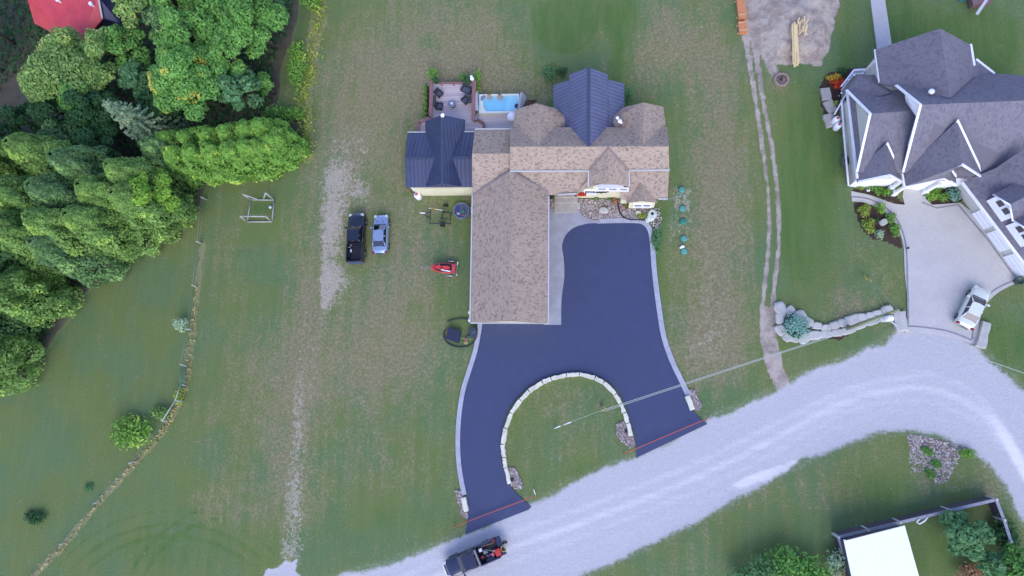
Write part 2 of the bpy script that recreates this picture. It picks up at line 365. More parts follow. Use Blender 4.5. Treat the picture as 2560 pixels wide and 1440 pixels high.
for pl in ([(2052, 260), (2050, 215), (2065, 185), (2110, 172), (2200, 168), (2200, 215), (2130, 260), (2086, 285), (2062, 285)], [(2130, 470), (2230, 470), (2255, 505), (2300, 505), (2310, 488), (2395, 460), (2408, 500), (2400, 505), (2350, 512), (2250, 512), (2190, 490), (2130, 478)],
           [(2134, 506), (2165, 508), (2205, 526), (2232, 552), (2250, 590), (2254, 622), (2235, 612), (2215, 602), (2185, 600), (2160, 580), (2145, 550)], [(1950, 770), (2000, 790), (2040, 825), (2140, 815), (2240, 790), (2235, 770), (2100, 850), (1990, 848), (1955, 820)],
           [(1058, 290), (1070, 290), (1072, 215), (1060, 215)]):
    bed = np.maximum(bed, sst(poly_sd(pl)+e2*4, -1.5, 1.5))
Z = .10*(fbm(6, 41, 3)-.5)+.05*(fbm(1.2, 43, 3)-.5)*np.clip(dry, .2, 1)
Z = Z-.0*gravel; flat = np.clip(gravel+sst(poly_sd([(985, 180), (1700, 150), (1790, 560), (1800, 1100), (1600, 1180), (1300, 1290), (1140, 1350), (1100, 1200), (1120, 700), (985, 520)]), -30, 5)+sst(poly_sd([(2020, 60), (2700, -100), (2700, 1000), (2480, 940), (2230, 850), (2180, 620), (2090, 470)]), -20, 5), 0, 1)
Z = Z*(1-flat)-.07*flat
Z = Z+.05*soil*fbm(.8, 47, 3)*(1-flat)
md = sst(sd_dirt, 0, 45)*sst(UX, 1850, 1960); Z = Z+md*(.25+1.5*fbm(4.5, 51, 4)+.35*(fbm(.8, 55, 3)-.5))*1.0
Z = Z-.05*rut*(1-gravel)*(1-flat)+leaf_litter*.15
rr = fbm(1.0, 61, 4, 1., 1.)
def rgba(*a): return np.stack([np.clip(q, 0, 1).ravel() for q in a], -1).astype(np.float32).ravel()
tyre = np.zeros_like(GX)                                    # packed light wheel lanes on the gravel road
for off, amp in ((0, .9), (34, .6), (-36, .7), (70, .4)):
    cl = [(900, 1520+off), (1200, 1400+off), (1500, 1290+off), (1750, 1190+off), (1950, 1090+off), (2100, 1010+off*.8), (2230, 975+off*.8), (2340, 975+off), (2440, 1020+off), (2520, 1100+off*.4), (2600, 1250)]
    tyre += amp*np.exp(-(line_d(smooth_line(cl, 4))/13.)**2)
pale = sst(poly_sd([(1830, 1215), (1870, 1190), (1940, 1165), (1990, 1150), (2010, 1158), (1940, 1195), (1890, 1212), (1850, 1226)])+e2*10, -4, 4)
apron = sst(poly_sd([(2240, 825), (2300, 815), (2450, 880), (2540, 960), (2500, 1010), (2420, 960), (2330, 915), (2240, 880)])+e1*30, -10, 14)
lane = .30*np.exp(-((dl+e2*14)/13.)**2)*sst(UY, 740, 860)*(UY < 1440)+.25*np.exp(-((dl-20+e2*14)/9.)**2)*sst(UY, 560, 700)
col3 = rgba(np.maximum(dirt, rut), fbm(1.5, 71, 3), 0*rut, 0*rut)
col1 = rgba(dry+arcs*.0, soil*.78+lane, np.maximum(gravel, fringe*.36), np.clip(lush+arcs*.5, 0, 1))
col2 = rgba(tall, leaf_litter, bed, np.clip(tyre*.6+pale*.6, 0, 1)*(1-.8*apron))
MATG, t, b = newmat('terrain')
tc = N(t, 'ShaderNodeTexCoord').outputs['Object']
a1 = N(t, 'ShaderNodeVertexColor', layer_name='cover'); a2 = N(t, 'ShaderNodeVertexColor', layer_name='cover_two')
s1 = N(t, 'ShaderNodeSeparateColor'); t.links.new(a1.outputs[0], s1.inputs[0]); s2 = N(t, 'ShaderNodeSeparateColor'); t.links.new(a2.outputs[0], s2.inputs[0])
mp = N(t, 'ShaderNodeMapping'); mp.inputs['Scale'].default_value = (1., .13, 1.); mp.inputs['Rotation'].default_value = (0, 0, math.radians(-1.5)); t.links.new(tc, mp.inputs[0])
nf = NOISE(t, tc, 3.2, 8, .72); nm = NOISE(t, tc, .7, 7, .66); ns = NOISE(t, mp.outputs[0], 1.1, 5, .6); nfine = NOISE(t, tc, 9, 4, .7); nl = NOISE(t, tc, .13, 3, .5); nrip = NOISE(t, tc, 2.3, 6, .7, 1.2); nmic = NOISE(t, tc, 22, 3, .7)
def msk(m, noise, amp, lo=.38, hi=.62): return SMOOTH(t, M(t, 'ADD', m, M(t, 'MULTIPLY', M(t, 'SUBTRACT', noise, .5), amp)), lo, hi)
G_MID, G_LUSH, G_COOL = hx('#758354'), hx('#5c7a46'), hx('#6a8260')
green = MIX(t, SMOOTH(t, nl, .4, .62), G_MID, G_COOL); green = MIX(t, msk(a1.outputs['Alpha'], nm, .8, .25, .85), green, G_LUSH)
green = MIX(t, M(t, 'MULTIPLY', SMOOTH(t, ns, .35, .7), .38), green, hx('#848b64'))
green = MIX(t, M(t, 'MULTIPLY', SMOOTH(t, M(t, 'ADD', M(t, 'MULTIPLY', nfine, .6), M(t, 'MULTIPLY', nmic, .4)), .4, .64), .62), green, hx('#485c34'))
tan = MIX(t, SMOOTH(t, nf, .38, .66), hx('#847a64'), hx('#a39782')); tan = MIX(t, M(t, 'MULTIPLY', SMOOTH(t, nfine, .4, .7), .4), tan, hx('#65624a'))
dn = M(t, 'ADD', M(t, 'MULTIPLY', nf, .45), M(t, 'ADD', M(t, 'MULTIPLY', nm, .35), M(t, 'MULTIPLY', ns, .3)))
c = MIX(t, M(t, 'MULTIPLY', msk(s1.outputs[0], M(t, 'SUBTRACT', dn, .04), 3.1, .22, .9), .85), green, tan)
vor = N(t, 'ShaderNodeTexVoronoi'); vor.inputs['Scale'].default_value = 3.2; t.links.new(tc, vor.inputs['Vector'])
so1 = MIX(t, nf, hx('#9a8f88'), hx('#dccfcc')); so1 = MIX(t, M(t, 'MULTIPLY', SMOOTH(t, nfine, .42, .62), .5), so1, hx('#6d6558'))
c = MIX(t, M(t, 'MULTIPLY', msk(s1.outputs[1], M(t, 'ADD', M(t, 'MULTIPLY', nrip, .9), M(t, 'MULTIPLY', nm, .1)), 3.4, .36, .86), .9), c, so1)
a3 = N(t, 'ShaderNodeVertexColor', layer_name='cover_three'); s3 = N(t, 'ShaderNodeSeparateColor'); t.links.new(a3.outputs[0], s3.inputs[0])
so2 = MIX(t, SMOOTH(t, nm, .38, .6), hx('#998c8c'), hx('#beb1b0')); so2 = MIX(t, M(t, 'MULTIPLY', SMOOTH(t, nrip, .5, .7), .6), so2, hx('#c9bdbd')); so2 = MIX(t, M(t, 'MULTIPLY', SMOOTH(t, nfine, .45, .65), .4), so2, hx('#70666a'))
c = MIX(t, msk(s3.outputs[0], M(t, 'ADD', M(t, 'MULTIPLY', nfine, .6), M(t, 'MULTIPLY', nf, .4)), .9, .3, .72), c, so2)
tl = MIX(t, nf, hx('#78805a'), hx('#a59c80')); c = MIX(t, M(t, 'MULTIPLY', msk(s2.outputs[0], nf, 1.), .8), c, tl)
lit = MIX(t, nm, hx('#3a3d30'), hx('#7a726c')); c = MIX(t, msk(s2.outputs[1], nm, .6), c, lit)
mul = MIX(t, nfine, hx('#3d3231'), hx('#5b4c4a')); c = MIX(t, msk(s2.outputs[2], nfine, .3), c, mul)
gr = MIX(t, nf, hx('#b9b9cc'), hx('#ccc9d8')); gr = MIX(t, M(t, 'MULTIPLY', SMOOTH(t, nfine, .4, .68), .35), gr, hx('#9c9aa6'))
mp2 = N(t, 'ShaderNodeMapping'); mp2.inputs['Rotation'].default_value = (0, 0, math.radians(-27)); mp2.inputs['Scale'].default_value = (.12, 1., 1.); t.links.new(tc, mp2.inputs[0])
nr = NOISE(t, mp2.outputs[0], 2.2, 6, .6)
gr = MIX(t, SMOOTH(t, M(t, 'ADD', M(t, 'MULTIPLY', a2.outputs['Alpha'], .8), M(t, 'MULTIPLY', M(t, 'SUBTRACT', M(t, 'ADD', M(t, 'MULTIPLY', nr, .6), M(t, 'MULTIPLY', nf, .4)), .5), .9)), .1, .85), gr, hx('#e4e0ee'))
c = MIX(t, msk(s1.outputs[2], M(t, 'ADD', M(t, 'MULTIPLY', nf, .3), M(t, 'ADD', M(t, 'MULTIPLY', nfine, .4), M(t, 'MULTIPLY', nmic, .3))), 2.0, .3, .74), c, gr)
t.links.new(c, b.inputs['Base Color']); b.inputs['Roughness'].default_value = .95; b.inputs['Specular IOR Level'].default_value = .1
bp = N(t, 'ShaderNodeBump'); bp.inputs['Strength'].default_value = .7; bp.inputs['Distance'].default_value = .08
t.links.new(M(t, 'ADD', nf, M(t, 'MULTIPLY', nfine, .6)), bp.inputs['Height']); t.links.new(bp.outputs[0], b.inputs['Normal'])

vid = np.arange(nX*nY).reshape(nY, nX)
quad = np.stack([vid[:-1, :-1], vid[:-1, 1:], vid[1:, 1:], vid[1:, :-1]], -1).reshape(-1, 4)
def fmean(a): return ((a[:-1, :-1]+a[:-1, 1:]+a[1:, 1:]+a[1:, :-1])/4).ravel()
own = np.zeros(len(quad), int)
own[fmean(leaf_litter) > .5] = 4; own[fmean(rut) > .45] = 2; own[fmean(dirt) > .5] = 3; own[fmean(gravel) > .5] = 1
own[(fmean(bed) > .5)] = 5
VV = np.stack([GX.ravel(), GY.ravel(), Z.ravel()], -1)
ALLC = [col1.reshape(-1, 4), col2.reshape(-1, 4), col3.reshape(-1, 4)]
def sheet(name, k, lab=None):
    q = quad[own == k]; u, inv = np.unique(q, return_inverse=True); me = bpy.data.meshes.new(name)
    me.vertices.add(len(u)); me.vertices.foreach_set('co', VV[u].astype(np.float32).ravel())
    me.loops.add(q.size); me.loops.foreach_set('vertex_index', inv.ravel().astype(np.int32))
    me.polygons.add(len(q)); me.polygons.foreach_set('loop_start', np.arange(0, q.size, 4, dtype=np.int32)); me.polygons.foreach_set('loop_total', np.full(len(q), 4, np.int32))
    me.update(calc_edges=True)
    for nm_, C_ in zip(('cover', 'cover_two', 'cover_three'), ALLC):
        at = me.color_attributes.new(nm_, 'FLOAT_COLOR', 'POINT'); at.data.foreach_set('color', C_[u].ravel())
    me.polygons.foreach_set('use_smooth', np.ones(len(q), bool)); me.materials.append(MATG)
    o = bpy.data.objects.new(name, me); COL.objects.link(o); tag(o, None, None, None, 'structure'); return o
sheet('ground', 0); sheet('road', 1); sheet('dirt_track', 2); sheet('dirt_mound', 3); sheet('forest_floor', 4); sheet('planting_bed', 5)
far = MB(); BX0, BX1, BY0, BY1, Bg = XS[0], XS[-1], YS[0], YS[-1], 900
for q in (((-Bg, -Bg), (Bg, -Bg), (Bg, BY0), (-Bg, BY0)), ((-Bg, BY1), (Bg, BY1), (Bg, Bg), (-Bg, Bg)), ((-Bg, BY0), (BX0, BY0), (BX0, BY1), (-Bg, BY1)), ((BX1, BY0), (Bg, BY0), (Bg, BY1), (BX1, BY1))):
    far.face([(x, y, -.02) for x, y in q])
far.build('far_field', mat('meadow', '#5f7350', .95, .2, .05), tags=(None, None, None, 'structure'))

# ------------------------------------------------------------------ crisp paved surfaces
def gnoise_sheet(name, polypx, z, m, thick=.1, k=1):
    pts = smooth_line(polypx+[polypx[0]], k)[:-1] if k > 1 else polypx
    return MB().prism([P(x, y, 0).to_2d() for x, y in pts], z-thick, z).build(name, m, tags=(None, None, None, 'structure'))
asph = mat('asphalt', '#3d466e', .75, .06, .8, bump=.3, bscale=40)
conc = mat('concrete', '#a0a0b6', .85, .10, 1.0, bump=.15, bscale=20)
conc2 = mat('kerb concrete', '#abacc4', .8, .12, 1.5, bump=.15, bscale=20)
right_edge = smooth_line([(1585, 558), (1605, 562), (1618, 575), (1624, 600), (1630, 680), (1640, 760), (1652, 840), (1672, 900), (1700, 960), (1725, 1010), (1745, 1040), (1768, 1060)], 3)
isl = smooth_line([(1590, 1145), (1590, 1110), (1584, 1080), (1573, 1045), (1560, 1008), (1542, 976), (1518, 953), (1490, 939), (1455, 931), (1415, 933), (1378, 941), (1338, 957), (1303, 985), (1275, 1020), (1259, 1060), (1251, 1110), (1256, 1160), (1270, 1203), (1290, 1232), (1328, 1267)], 3)
left_edge = smooth_line([(1163, 1336), (1170, 1290), (1167, 1240), (1156, 1180), (1151, 1120), (1153, 1050), (1163, 980), (1181, 920), (1196, 870), (1207, 800)], 3)
inner = smooth_line([(1403, 795), (1404, 745), (1411, 690), (1409, 645), (1405, 616), (1413, 590), (1432, 571), (1460, 561), (1490, 558), (1585, 558)], 3)
DRIVE = inner+right_edge[1:]+isl+[(1322, 1274), (1250, 1302)]+left_edge
gnoise_sheet('driveway', DRIVE, .03, asph)
gnoise_sheet('walkway', [(1360, 522), (1446, 520), (1457, 540), (1480, 549), (1500, 553), (1500, 560)]+inner[::-1][3:-1]+[(1403, 812), (1360, 812)], .05, conc)
kb = ribbon([P(x, y) for x, y in smooth_line([(1499, 553), (1585, 552), (1610, 557), (1623, 572), (1630, 600), (1636, 680), (1646, 760), (1659, 840), (1679, 900), (1706, 957), (1722, 992)], 4)], .52, -.05, .09)
ribbon([P(x, y) for x, y in smooth_line([(1202, 800), (1190, 870), (1175, 920), (1157, 980), (1147, 1050), (1145, 1120), (1150, 1180), (1161, 1237)], 4)], .5, -.05, .09, kb)
kb.build('kerb', conc2, tags=(None, None, None, 'structure'))
# stamped concrete court of the neighbour
stamp, t, b = newmat('stamped concrete'); tc = N(t, 'ShaderNodeTexCoord').outputs['Object']
br = N(t, 'ShaderNodeTexBrick'); br.inputs['Scale'].default_value = 2.2; br.inputs['Mortar Size'].default_value = .012
mp = N(t, 'ShaderNodeMapping'); mp.inputs['Rotation'].default_value = (0, 0, .6); t.links.new(tc, mp.inputs[0]); t.links.new(mp.outputs[0], br.inputs['Vector'])
br.inputs['Color1'].default_value = (*hx('#bfbbc6'), 1); br.inputs['Color2'].default_value = (*hx('#c9c5ce'), 1); br.inputs['Mortar'].default_value = (*hx('#b8b3bc'), 1)
c = MIX(t, M(t, 'MULTIPLY', SMOOTH(t, NOISE(t, tc, .5, 6, .6), .35, .7), .5), br.outputs[0], hx('#b7b2bc')); t.links.new(c, b.inputs['Base Color']); b.inputs['Roughness'].default_value = .8
court = smooth_line([(2128, 478), (2175, 488), (2230, 508), (2262, 512)], 3)+[(2256, 490), (2262, 462), (2312, 462), (2306, 488), (2330, 512), (2400, 507), (2470, 560), (2560, 690), (2560, 700)]+smooth_line([(2552, 703), (2500, 728), (2462, 765), (2448, 810), (2448, 862)], 3)+smooth_line([(2440, 862), (2380, 842), (2300, 830), (2262, 832)], 3)+smooth_line([(2262, 832), (2270, 770), (2262, 680), (2258, 610), (2238, 558), (2205, 525), (2165, 507), (2130, 503)], 4)
gnoise_sheet('neighbour_court', court, .03, stamp)
bnd = mat('dark border', '#8c8a9c', .8, .15, 2)
bb = ribbon([P(x, y) for x, y in smooth_line([(2130, 492), (2170, 497), (2215, 520), (2246, 556), (2264, 612), (2268, 700), (2270, 800), (2266, 815)], 4)], .16, .0, .042)
ribbon([P(x, y) for x, y in smooth_line([(2266, 816), (2300, 817), (2370, 828), (2428, 850)], 4)], .16, 0, .042, bb)
ribbon([P(x, y) for x, y in smooth_line([(2430, 848), (2434, 810), (2450, 760), (2490, 722), (2545, 697)], 4)], .16, 0, .042, bb)
ribbon([P(x, y) for x, y in [(2305, 506), (2340, 520), (2395, 512), (2470, 600), (2535, 690)]], .16, 0, .042, bb)
bb.build('paving_band', bnd, tags=(None, None, None, 'structure'))
gnoise_sheet('garden_path', [(2172, -30), (2208, -30), (2230, 118), (2232, 150), (2195, 150), (2192, 120)], .04, stamp)
# ================================================================== FOLIAGE
def leaf_quads(C, Nn, S, asp=1.6, rng=RNG):
    """C centres (n,3), Nn outward normals, S sizes -> verts, 2 vertices rows per quad"""
    n = len(C); r = rng.normal(size=(n, 3)); nn = Nn+.55*r; nn /= np.linalg.norm(nn, axis=1)[:, None]+1e-9
    t_ = np.cross(nn, rng.normal(size=(n, 3))); t_ /= np.linalg.norm(t_, axis=1)[:, None]+1e-9; u = np.cross(nn, t_)
    a = t_*(S*.5*asp)[:, None]; b_ = u*(S*.5)[:, None]
    v = np.stack([C-a, C+b_*.9+a*.1, C+a, C-b_*.9+a*.1], 1).reshape(-1, 3); return v
def mesh_quads(name, v, m, parent=None, loc=None, extra=None, tags=None):
    o3 = Vector((0, 0, 0))
    if parent is not None: o3 = parent.location.copy()
    elif loc is not None: o3 = Vector(loc)
    v = v-np.array(o3); n = len(v)//4; me = bpy.data.meshes.new(name)
    me.vertices.add(len(v)); me.vertices.foreach_set('co', v.astype(np.float32).ravel())
    me.loops.add(4*n); me.loops.foreach_set('vertex_index', np.arange(4*n, dtype=np.int32))
    me.polygons.add(n); me.polygons.foreach_set('loop_start', np.arange(0, 4*n, 4, dtype=np.int32)); me.polygons.foreach_set('loop_total', np.full(n, 4, np.int32))
    me.update(calc_edges=True); me.materials.append(m); o = bpy.data.objects.new(name, me); COL.objects.link(o)
    if parent is not None: o.parent = parent
    elif loc is not None: o.location = loc
    if tags: tag(o, *tags)
    return o
def shell_pts(c, rad, n, rng, lump=.25, seed=0, low=-.35, inner=.25):
    """points on a lumpy ellipsoid shell"""
    d = rng.normal(size=(n, 3)); d /= np.linalg.norm(d, axis=1)[:, None]; d = d[d[:, 2] > low]
    k = np.random.default_rng(seed+5); ax = k.normal(size=(14, 3)); ax /= np.linalg.norm(ax, axis=1)[:, None]
    bump = np.max((d@ax.T-.72)/.28, axis=1).clip(-.4, 1)
    r = (1+lump*bump)*(1-inner*rng.random(len(d))**2); p = np.array(c)+d*np.array(rad)*r[:, None]
    nrm = d/np.array(rad); nrm /= np.linalg.norm(nrm, axis=1)[:, None]; return p, nrm
def leaves(name, parent, c, rad, n, size, m, lump=.25, low=-.2):
    p, nr = shell_pts(c, rad, n, RNG, lump, int(abs(c[0]*7+c[1]*13)) % 997, low)
    return mesh_quads(name, leaf_quads(p, nr, size*(.7+.6*RNG.random(len(p)))), m, parent)
BARK = mat('bark', '#5d5348', .9, .25, 4, bump=.4)
LM = dict(
    cedar=leafmat('cedar leaves', '#3e5a2f', '#749650', '#86a352', .10), cedar2=leafmat('cedar leaves blue', '#35523a', '#648650', '#7a9a5c', .10),
    hedge=leafmat('bright cedar leaves', '#42682c', '#749c48', '#95ae50', .10), decid=leafmat('maple leaves', '#3a6233', '#6c9a4c'),
    gold=leafmat('ash leaves turning', '#3f6b35', '#6f9c52', '#a8a046', .10), pale=leafmat('pale willow leaves', '#48683a', '#7c9856', '#93a660', .14),
    lime=leafmat('lime leaves', '#48742c', '#7fa043'), blue=leafmat('blue spruce needles', '#4e6a56', '#83997c', '#98a480', .12), dark=leafmat('dark leaves', '#24402a', '#3c6338'),
    grey=leafmat('silver leaves', '#6d8672', '#9fb49c'), teal=leafmat('juniper needles', '#4d7470', '#84a8a0'), apple=leafmat('orchard leaves', '#35593a', '#5c8458'),
    flower=leafmat('yellow perennials', '#55722c', '#94a04e'), redf=leafmat('red flowers', '#8e2f1e', '#b5502c'), orangef=leafmat('orange flowers', '#7a7a2c', '#b08c3a'), dry=leafmat('dry grass', '#72754a', '#a39a70'), brown=leafmat('dead twigs', '#6d5242', '#a98a70'))
def cedar(px, py, h, r, lm, label, group, seed, sharp=1.0, n=None, size=.24):
    """dense conifer: flame shaped crown of upright sprays over a trunk"""
    g = P(px, py, 0); rng = np.random.default_rng(seed); T = thing('cedar_tree', (g.x, g.y, 0), label, 'tree', group)
    m = MB(); m.tube([(g.x, g.y, 0), (g.x, g.y, h*.5), (g.x+.1, g.y, h*.75)], [.22, .13, .05], 7); m.build('trunk', BARK, T)
    n = n or int(620*h*r*.36/ (size/.3)**2); z = rng.random(n)**.8; th = rng.random(n)*2*math.pi
    prof = np.sin(np.clip(z*.86+.14, 0, 1)**.75*math.pi)**.62; prof = np.where(z < .45, np.maximum(prof, .86), prof)*(1-.25*z*sharp)
    ph = rng.random(6)*6.28; lob = 1+.16*np.sin(3*th+ph[0]+z*5)+.12*np.sin(5*th+ph[1]-z*9)+.09*np.sin(8*th+ph[2]+z*17)+.07*np.sin(z*26+ph[3]+th)
    q = r*prof*lob*(1-.22*rng.random(n)**2); zz = .35+z*(h-.35)
    c = np.stack([g.x+q*np.cos(th)+z*.25*math.sin(seed), g.y+q*np.sin(th), zz], -1); nr = np.stack([np.cos(th), np.sin(th), .55+1.2*z], -1); nr /= np.linalg.norm(nr, axis=1)[:, None]
    k = max(26, int(h*r*2.4)); kz = rng.random(k)**.75; kt = rng.random(k)*6.283       # sprays gathered in clumps that stand off the flank
    kp = np.sin(np.clip(kz*.86+.14, 0, 1)**.75*math.pi)**.62; kp = np.where(kz < .45, np.maximum(kp, .86), kp)*(1-.25*kz*sharp)
    K = np.stack([g.x+r*kp*np.cos(kt)+kz*.25*math.sin(seed), g.y+r*kp*np.sin(kt), .35+kz*(h-.35)], -1)
    D = c[:, None, :]-K[None]; D[..., 2] *= .6; dd = np.linalg.norm(D, axis=2); j = dd.argmin(1); dm = dd[np.arange(n), j]; cr = .34*r
    lift = np.clip(1-(dm/cr)**2, -.6, 1)*.30*r*.6; c += nr*lift[:, None]; tw = (c-K[j]); tw /= np.linalg.norm(tw, axis=1)[:, None]+1e-6
    nr = nr*.6+tw*.6; m8 = rng.random(n) < .03; a8 = rng.random(n)*6.283; r8 = .22*r*np.sqrt(rng.random(n))       # close the tip
    c[m8] = np.stack([g.x+.25*math.sin(seed)+r8*np.cos(a8), g.y+r8*np.sin(a8), h-.15-.8*r8], -1)[m8]; nr[m8] = (0, 0, 1); v = leaf_quads(c, nr, size*(.7+.7*rng.random(n)), 1.5, rng)
    mesh_quads('crown', v, lm, T); return T
def broadleaf(px, py, h, r, lm, label, group, seed, nl=9, size=.27, dens=1., zlow=.45, name='broadleaf_tree', lean=(0, 0), squash=.7, trunkm=None):
    """spreading tree: limbs carrying separate leafy clumps, gaps between them"""
    g = P(px, py, 0); rng = np.random.default_rng(seed); T = thing(name, (g.x, g.y, 0), label, 'tree', group); V = []; nl = int(nl*1.35); size *= rng.uniform(.85, 1.1); m = MB(); tip = Vector((g.x+lean[0], g.y+lean[1], h*.62))
    m.tube([(g.x, g.y, 0), tuple(Vector((g.x, g.y, 0)).lerp(tip, .5)), tuple(tip)], [.28, .2, .12], 8)
    for k in range(nl):
        a = 2.4*k+rng.random()*.8; rr = r*(.12 if k == 0 else math.sqrt(k/nl))*.82; z = h*(zlow+(1-zlow)*(1-(rr/r)**1.6)*(.58+.42*rng.random()))
        c = (tip.x+rr*math.cos(a), tip.y+rr*math.sin(a), z-.15*r); cr = r*(.33 if nl < 10 else .245)*(.8+.5*rng.random())
        m.tube([tuple(tip-Vector((0, 0, h*.12))), tuple(tip.lerp(Vector(c), .5)+Vector((0, 0, -.15))), c], [.11, .07, .03], 5)
        nn = int(300*dens*cr*cr*(.36/size)**2*.8)+40; p, nr = shell_pts(c, (cr, cr, cr*squash), nn, rng, .32, seed*31+k, -.5, .45)
        V.append(leaf_quads(p, nr*.7+np.array([0, 0, .5]), size*(.6+.7*rng.random(len(p))), 1.5, rng))
    m.build('trunk', trunkm or BARK, T); mesh_quads('crown', np.concatenate(V), lm, T); return T
def spruce(px, py, h, r, lm, label, seed):
    g = P(px, py, 0); rng = np.random.default_rng(seed); T = thing('spruce_tree', (g.x, g.y, 0), label, 'tree'); m = MB(); m.tube([(g.x, g.y, 0), (g.x, g.y, h)], [.2, .02], 7); m.build('trunk', BARK, T); V = []
    for lv in range(15):
        f = lv/15; z = .5+f*(h-.6); R_ = r*(1-f)**.85+.12; nb_ = int(13*(1-f))+5
        for k in range(nb_):
            a = 6.283*k/nb_+lv*.7; n = int(10+R_*16); s = rng.random(n)**.8
            x = g.x+s*R_*np.cos(a)+rng.normal(size=n)*.07; y = g.y+s*R_*np.sin(a)+rng.normal(size=n)*.07; zz = z-.25*s*R_*.6+rng.normal(size=n)*.05
            V.append(leaf_quads(np.stack([x, y, zz], -1), np.tile([0.1*math.cos(a), .1*math.sin(a), 1.], (n, 1)), .2*(.7+.6*rng.random(n)), 2., rng))
    mesh_quads('crown', np.concatenate(V), lm, T); return T
def shrub(px, py, rad, z, lm, label, size=.16, n=None, name='shrub', cat='shrub', group=None, k=5, seed=None, stem=True):
    """several overlapping leafy clumps on short stems"""
    g = P(px, py, 0); seed = seed or int(px*3+py); rng = np.random.default_rng(seed); T = thing(name, (g.x, g.y, 0), label, cat, group); V = []; rx, ry, rz_ = rad
    n = n or int(260*rx*ry*(.16/size)**2*2.2)+60; m = MB()
    for j in range(k):
        a = 2.4*j; q = .0 if j == 0 else .55; c = (g.x+q*rx*math.cos(a), g.y+q*ry*math.sin(a), z+rz_*(.55+.2*rng.random()))
        p, nr = shell_pts(c, (rx*.6, ry*.6, rz_*.6), n//k, rng, .35, seed+j, -.6, .5); V.append(leaf_quads(p, nr, size*(.6+.8*rng.random(len(p))), 1.7, rng))
        m.tube([(g.x, g.y, 0), c], [.04, .015], 5)
    m.build('stem', BARK, T); mesh_quads('foliage', np.concatenate(V), lm, T); return T
def tufts(name, pxs, n, size, lm, h, label, cat, jit=6):
    """ragged strip of long grass; nobody could count it"""
    rng = np.random.default_rng(len(pxs)*7+n); pts = [Vector(p) for p in pxs]; C = []
    for _ in range(n):
        i = rng.integers(0, len(pts)-1); q = pts[i].lerp(pts[i+1], rng.random()); g = P(q.x+rng.normal()*jit*.5, q.y+rng.normal()*jit*.5, 0); C.append((g.x, g.y, h*rng.random()))
    C = np.array(C); v = leaf_quads(C, np.tile([0., 0, .6], (n, 1)), size*(.6+.8*rng.random(n)), 2.4, rng); return mesh_quads(name, v, lm, loc=(C[0][0], C[0][1], 0), tags=(label, cat, None, 'stuff'))
# ================================================================== HOUSES
SH_TAN = shingle('tan shingles', '#b3a098', '#8d7e7a', '#a2908a', .3, .24, .17)
SH_DK = shingle('charcoal shingles', '#807d90', '#6d6b80', '#767386', .3, .26, .17)
RIB = ribbed('blue grey roof sheet', '#3b4366', .45, .42, 0., .04, .28)
RIBL = ribbed('slate blue roof sheet', '#5a5f86', .42, .42, 0., .04, .4)
CREAM = mat('cream render', '#d8d2bf', .8, .06, 1., bump=.1); WHITE = mat('white trim', (.86, .86, .80), .5, .03, 1.)
TRIMG = mat('pale gutter', '#c4c6d2', .4, .05, 1.); SIDING = mat('pale grey siding', '#c6c4cc', .6, .05, 1.)
GLASS = glassy('window glass', '#2a2e3a', .06); BRICK = mat('brown wood', '#8a6248', .8, .2, 3)
PORCHC = mat('porch stone', '#b0a8ac', .8, .1, 2); DKM = mat('dark metal', '#24262c', .5, .15, 3); RED = mat('red paint', '#b4232a', .5, .15, 5)
def corners(pts): return [P(*p) for p in pts]
def roofpart(parent, m, polys, th=.16, name='roof', ridge_dir=None):
    mb = MB()
    for p in polys: mb.slab(corners(p), th)
    return mb.build(name, m, parent)
def bars(parent, name, m, segs, r=.07, w_=.12):
    for a, b in segs:
        mb = MB()
        A, B = P(*a), P(*b); d = B-A; L = d.length
        if L < .01: continue
        d.normalize(); s = d.cross(Vector((0, 0, 1))).normalized()*w_/2; u_ = Vector((0, 0, r))
        q = [A-s-u_, A+s-u_, A+s+u_, A-s+u_, B-s-u_, B+s-u_, B+s+u_, B-s+u_]
        mb.mesh(q, [(0, 3, 2, 1), (4, 5, 6, 7), (0, 1, 5, 4), (1, 2, 6, 5), (2, 3, 7, 6), (3, 0, 4, 7)]); mb.build(name, m, parent)
def wall_px(parent, m, pts, z0=-.1, inset=0., name='wall', dz=.2):
    """solid storey block under a roof outline given as (px,py,z)"""
    q = corners(pts); c_ = sum(q, Vector())/len(q); n = len(q); mb = MB()
    q = [Vector((p.x+(c_.x-p.x)*inset, p.y+(c_.y-p.y)*inset, p.z-dz)) for p in q]
    if sum(q[i].x*q[(i+1) % n].y-q[(i+1) % n].x*q[i].y for i in range(n)) < 0: q = q[::-1]
    vs = [(p.x, p.y, z0) for p in q]+[tuple(p) for p in q]
    mb.mesh(vs, [tuple(range(n, 2*n)), tuple(range(n-1, -1, -1))]+[(i, (i+1) % n, n+(i+1) % n, n+i) for i in range(n)])
    return mb.build(name, m, parent)
def vquad(mb, A, B, px0, px1, zt, zb, off=.04, th=.06):
    """upright panel standing off the vertical plane A-B, between two photo pixels, zb..zt"""
    C0 = PV(*px0, A, B); C1 = PV(*px1, A, B); d = (B-A); d.z = 0; d.normalize(); n = Vector((d.y, -d.x, 0))
    a, b_ = C0+n*off, C1+n*off; a2, b2 = C0+n*(off+th), C1+n*(off+th)
    vs = [(a.x, a.y, zb), (b_.x, b_.y, zb), (b_.x, b_.y, zt), (a.x, a.y, zt), (a2.x, a2.y, zb), (b2.x, b2.y, zb), (b2.x, b2.y, zt), (a2.x, a2.y, zt)]
    mb.mesh(vs, [(0, 1, 2, 3), (7, 6, 5, 4), (4, 5, 1, 0), (3, 2, 6, 7), (5, 6, 2, 1), (0, 3, 7, 4)])
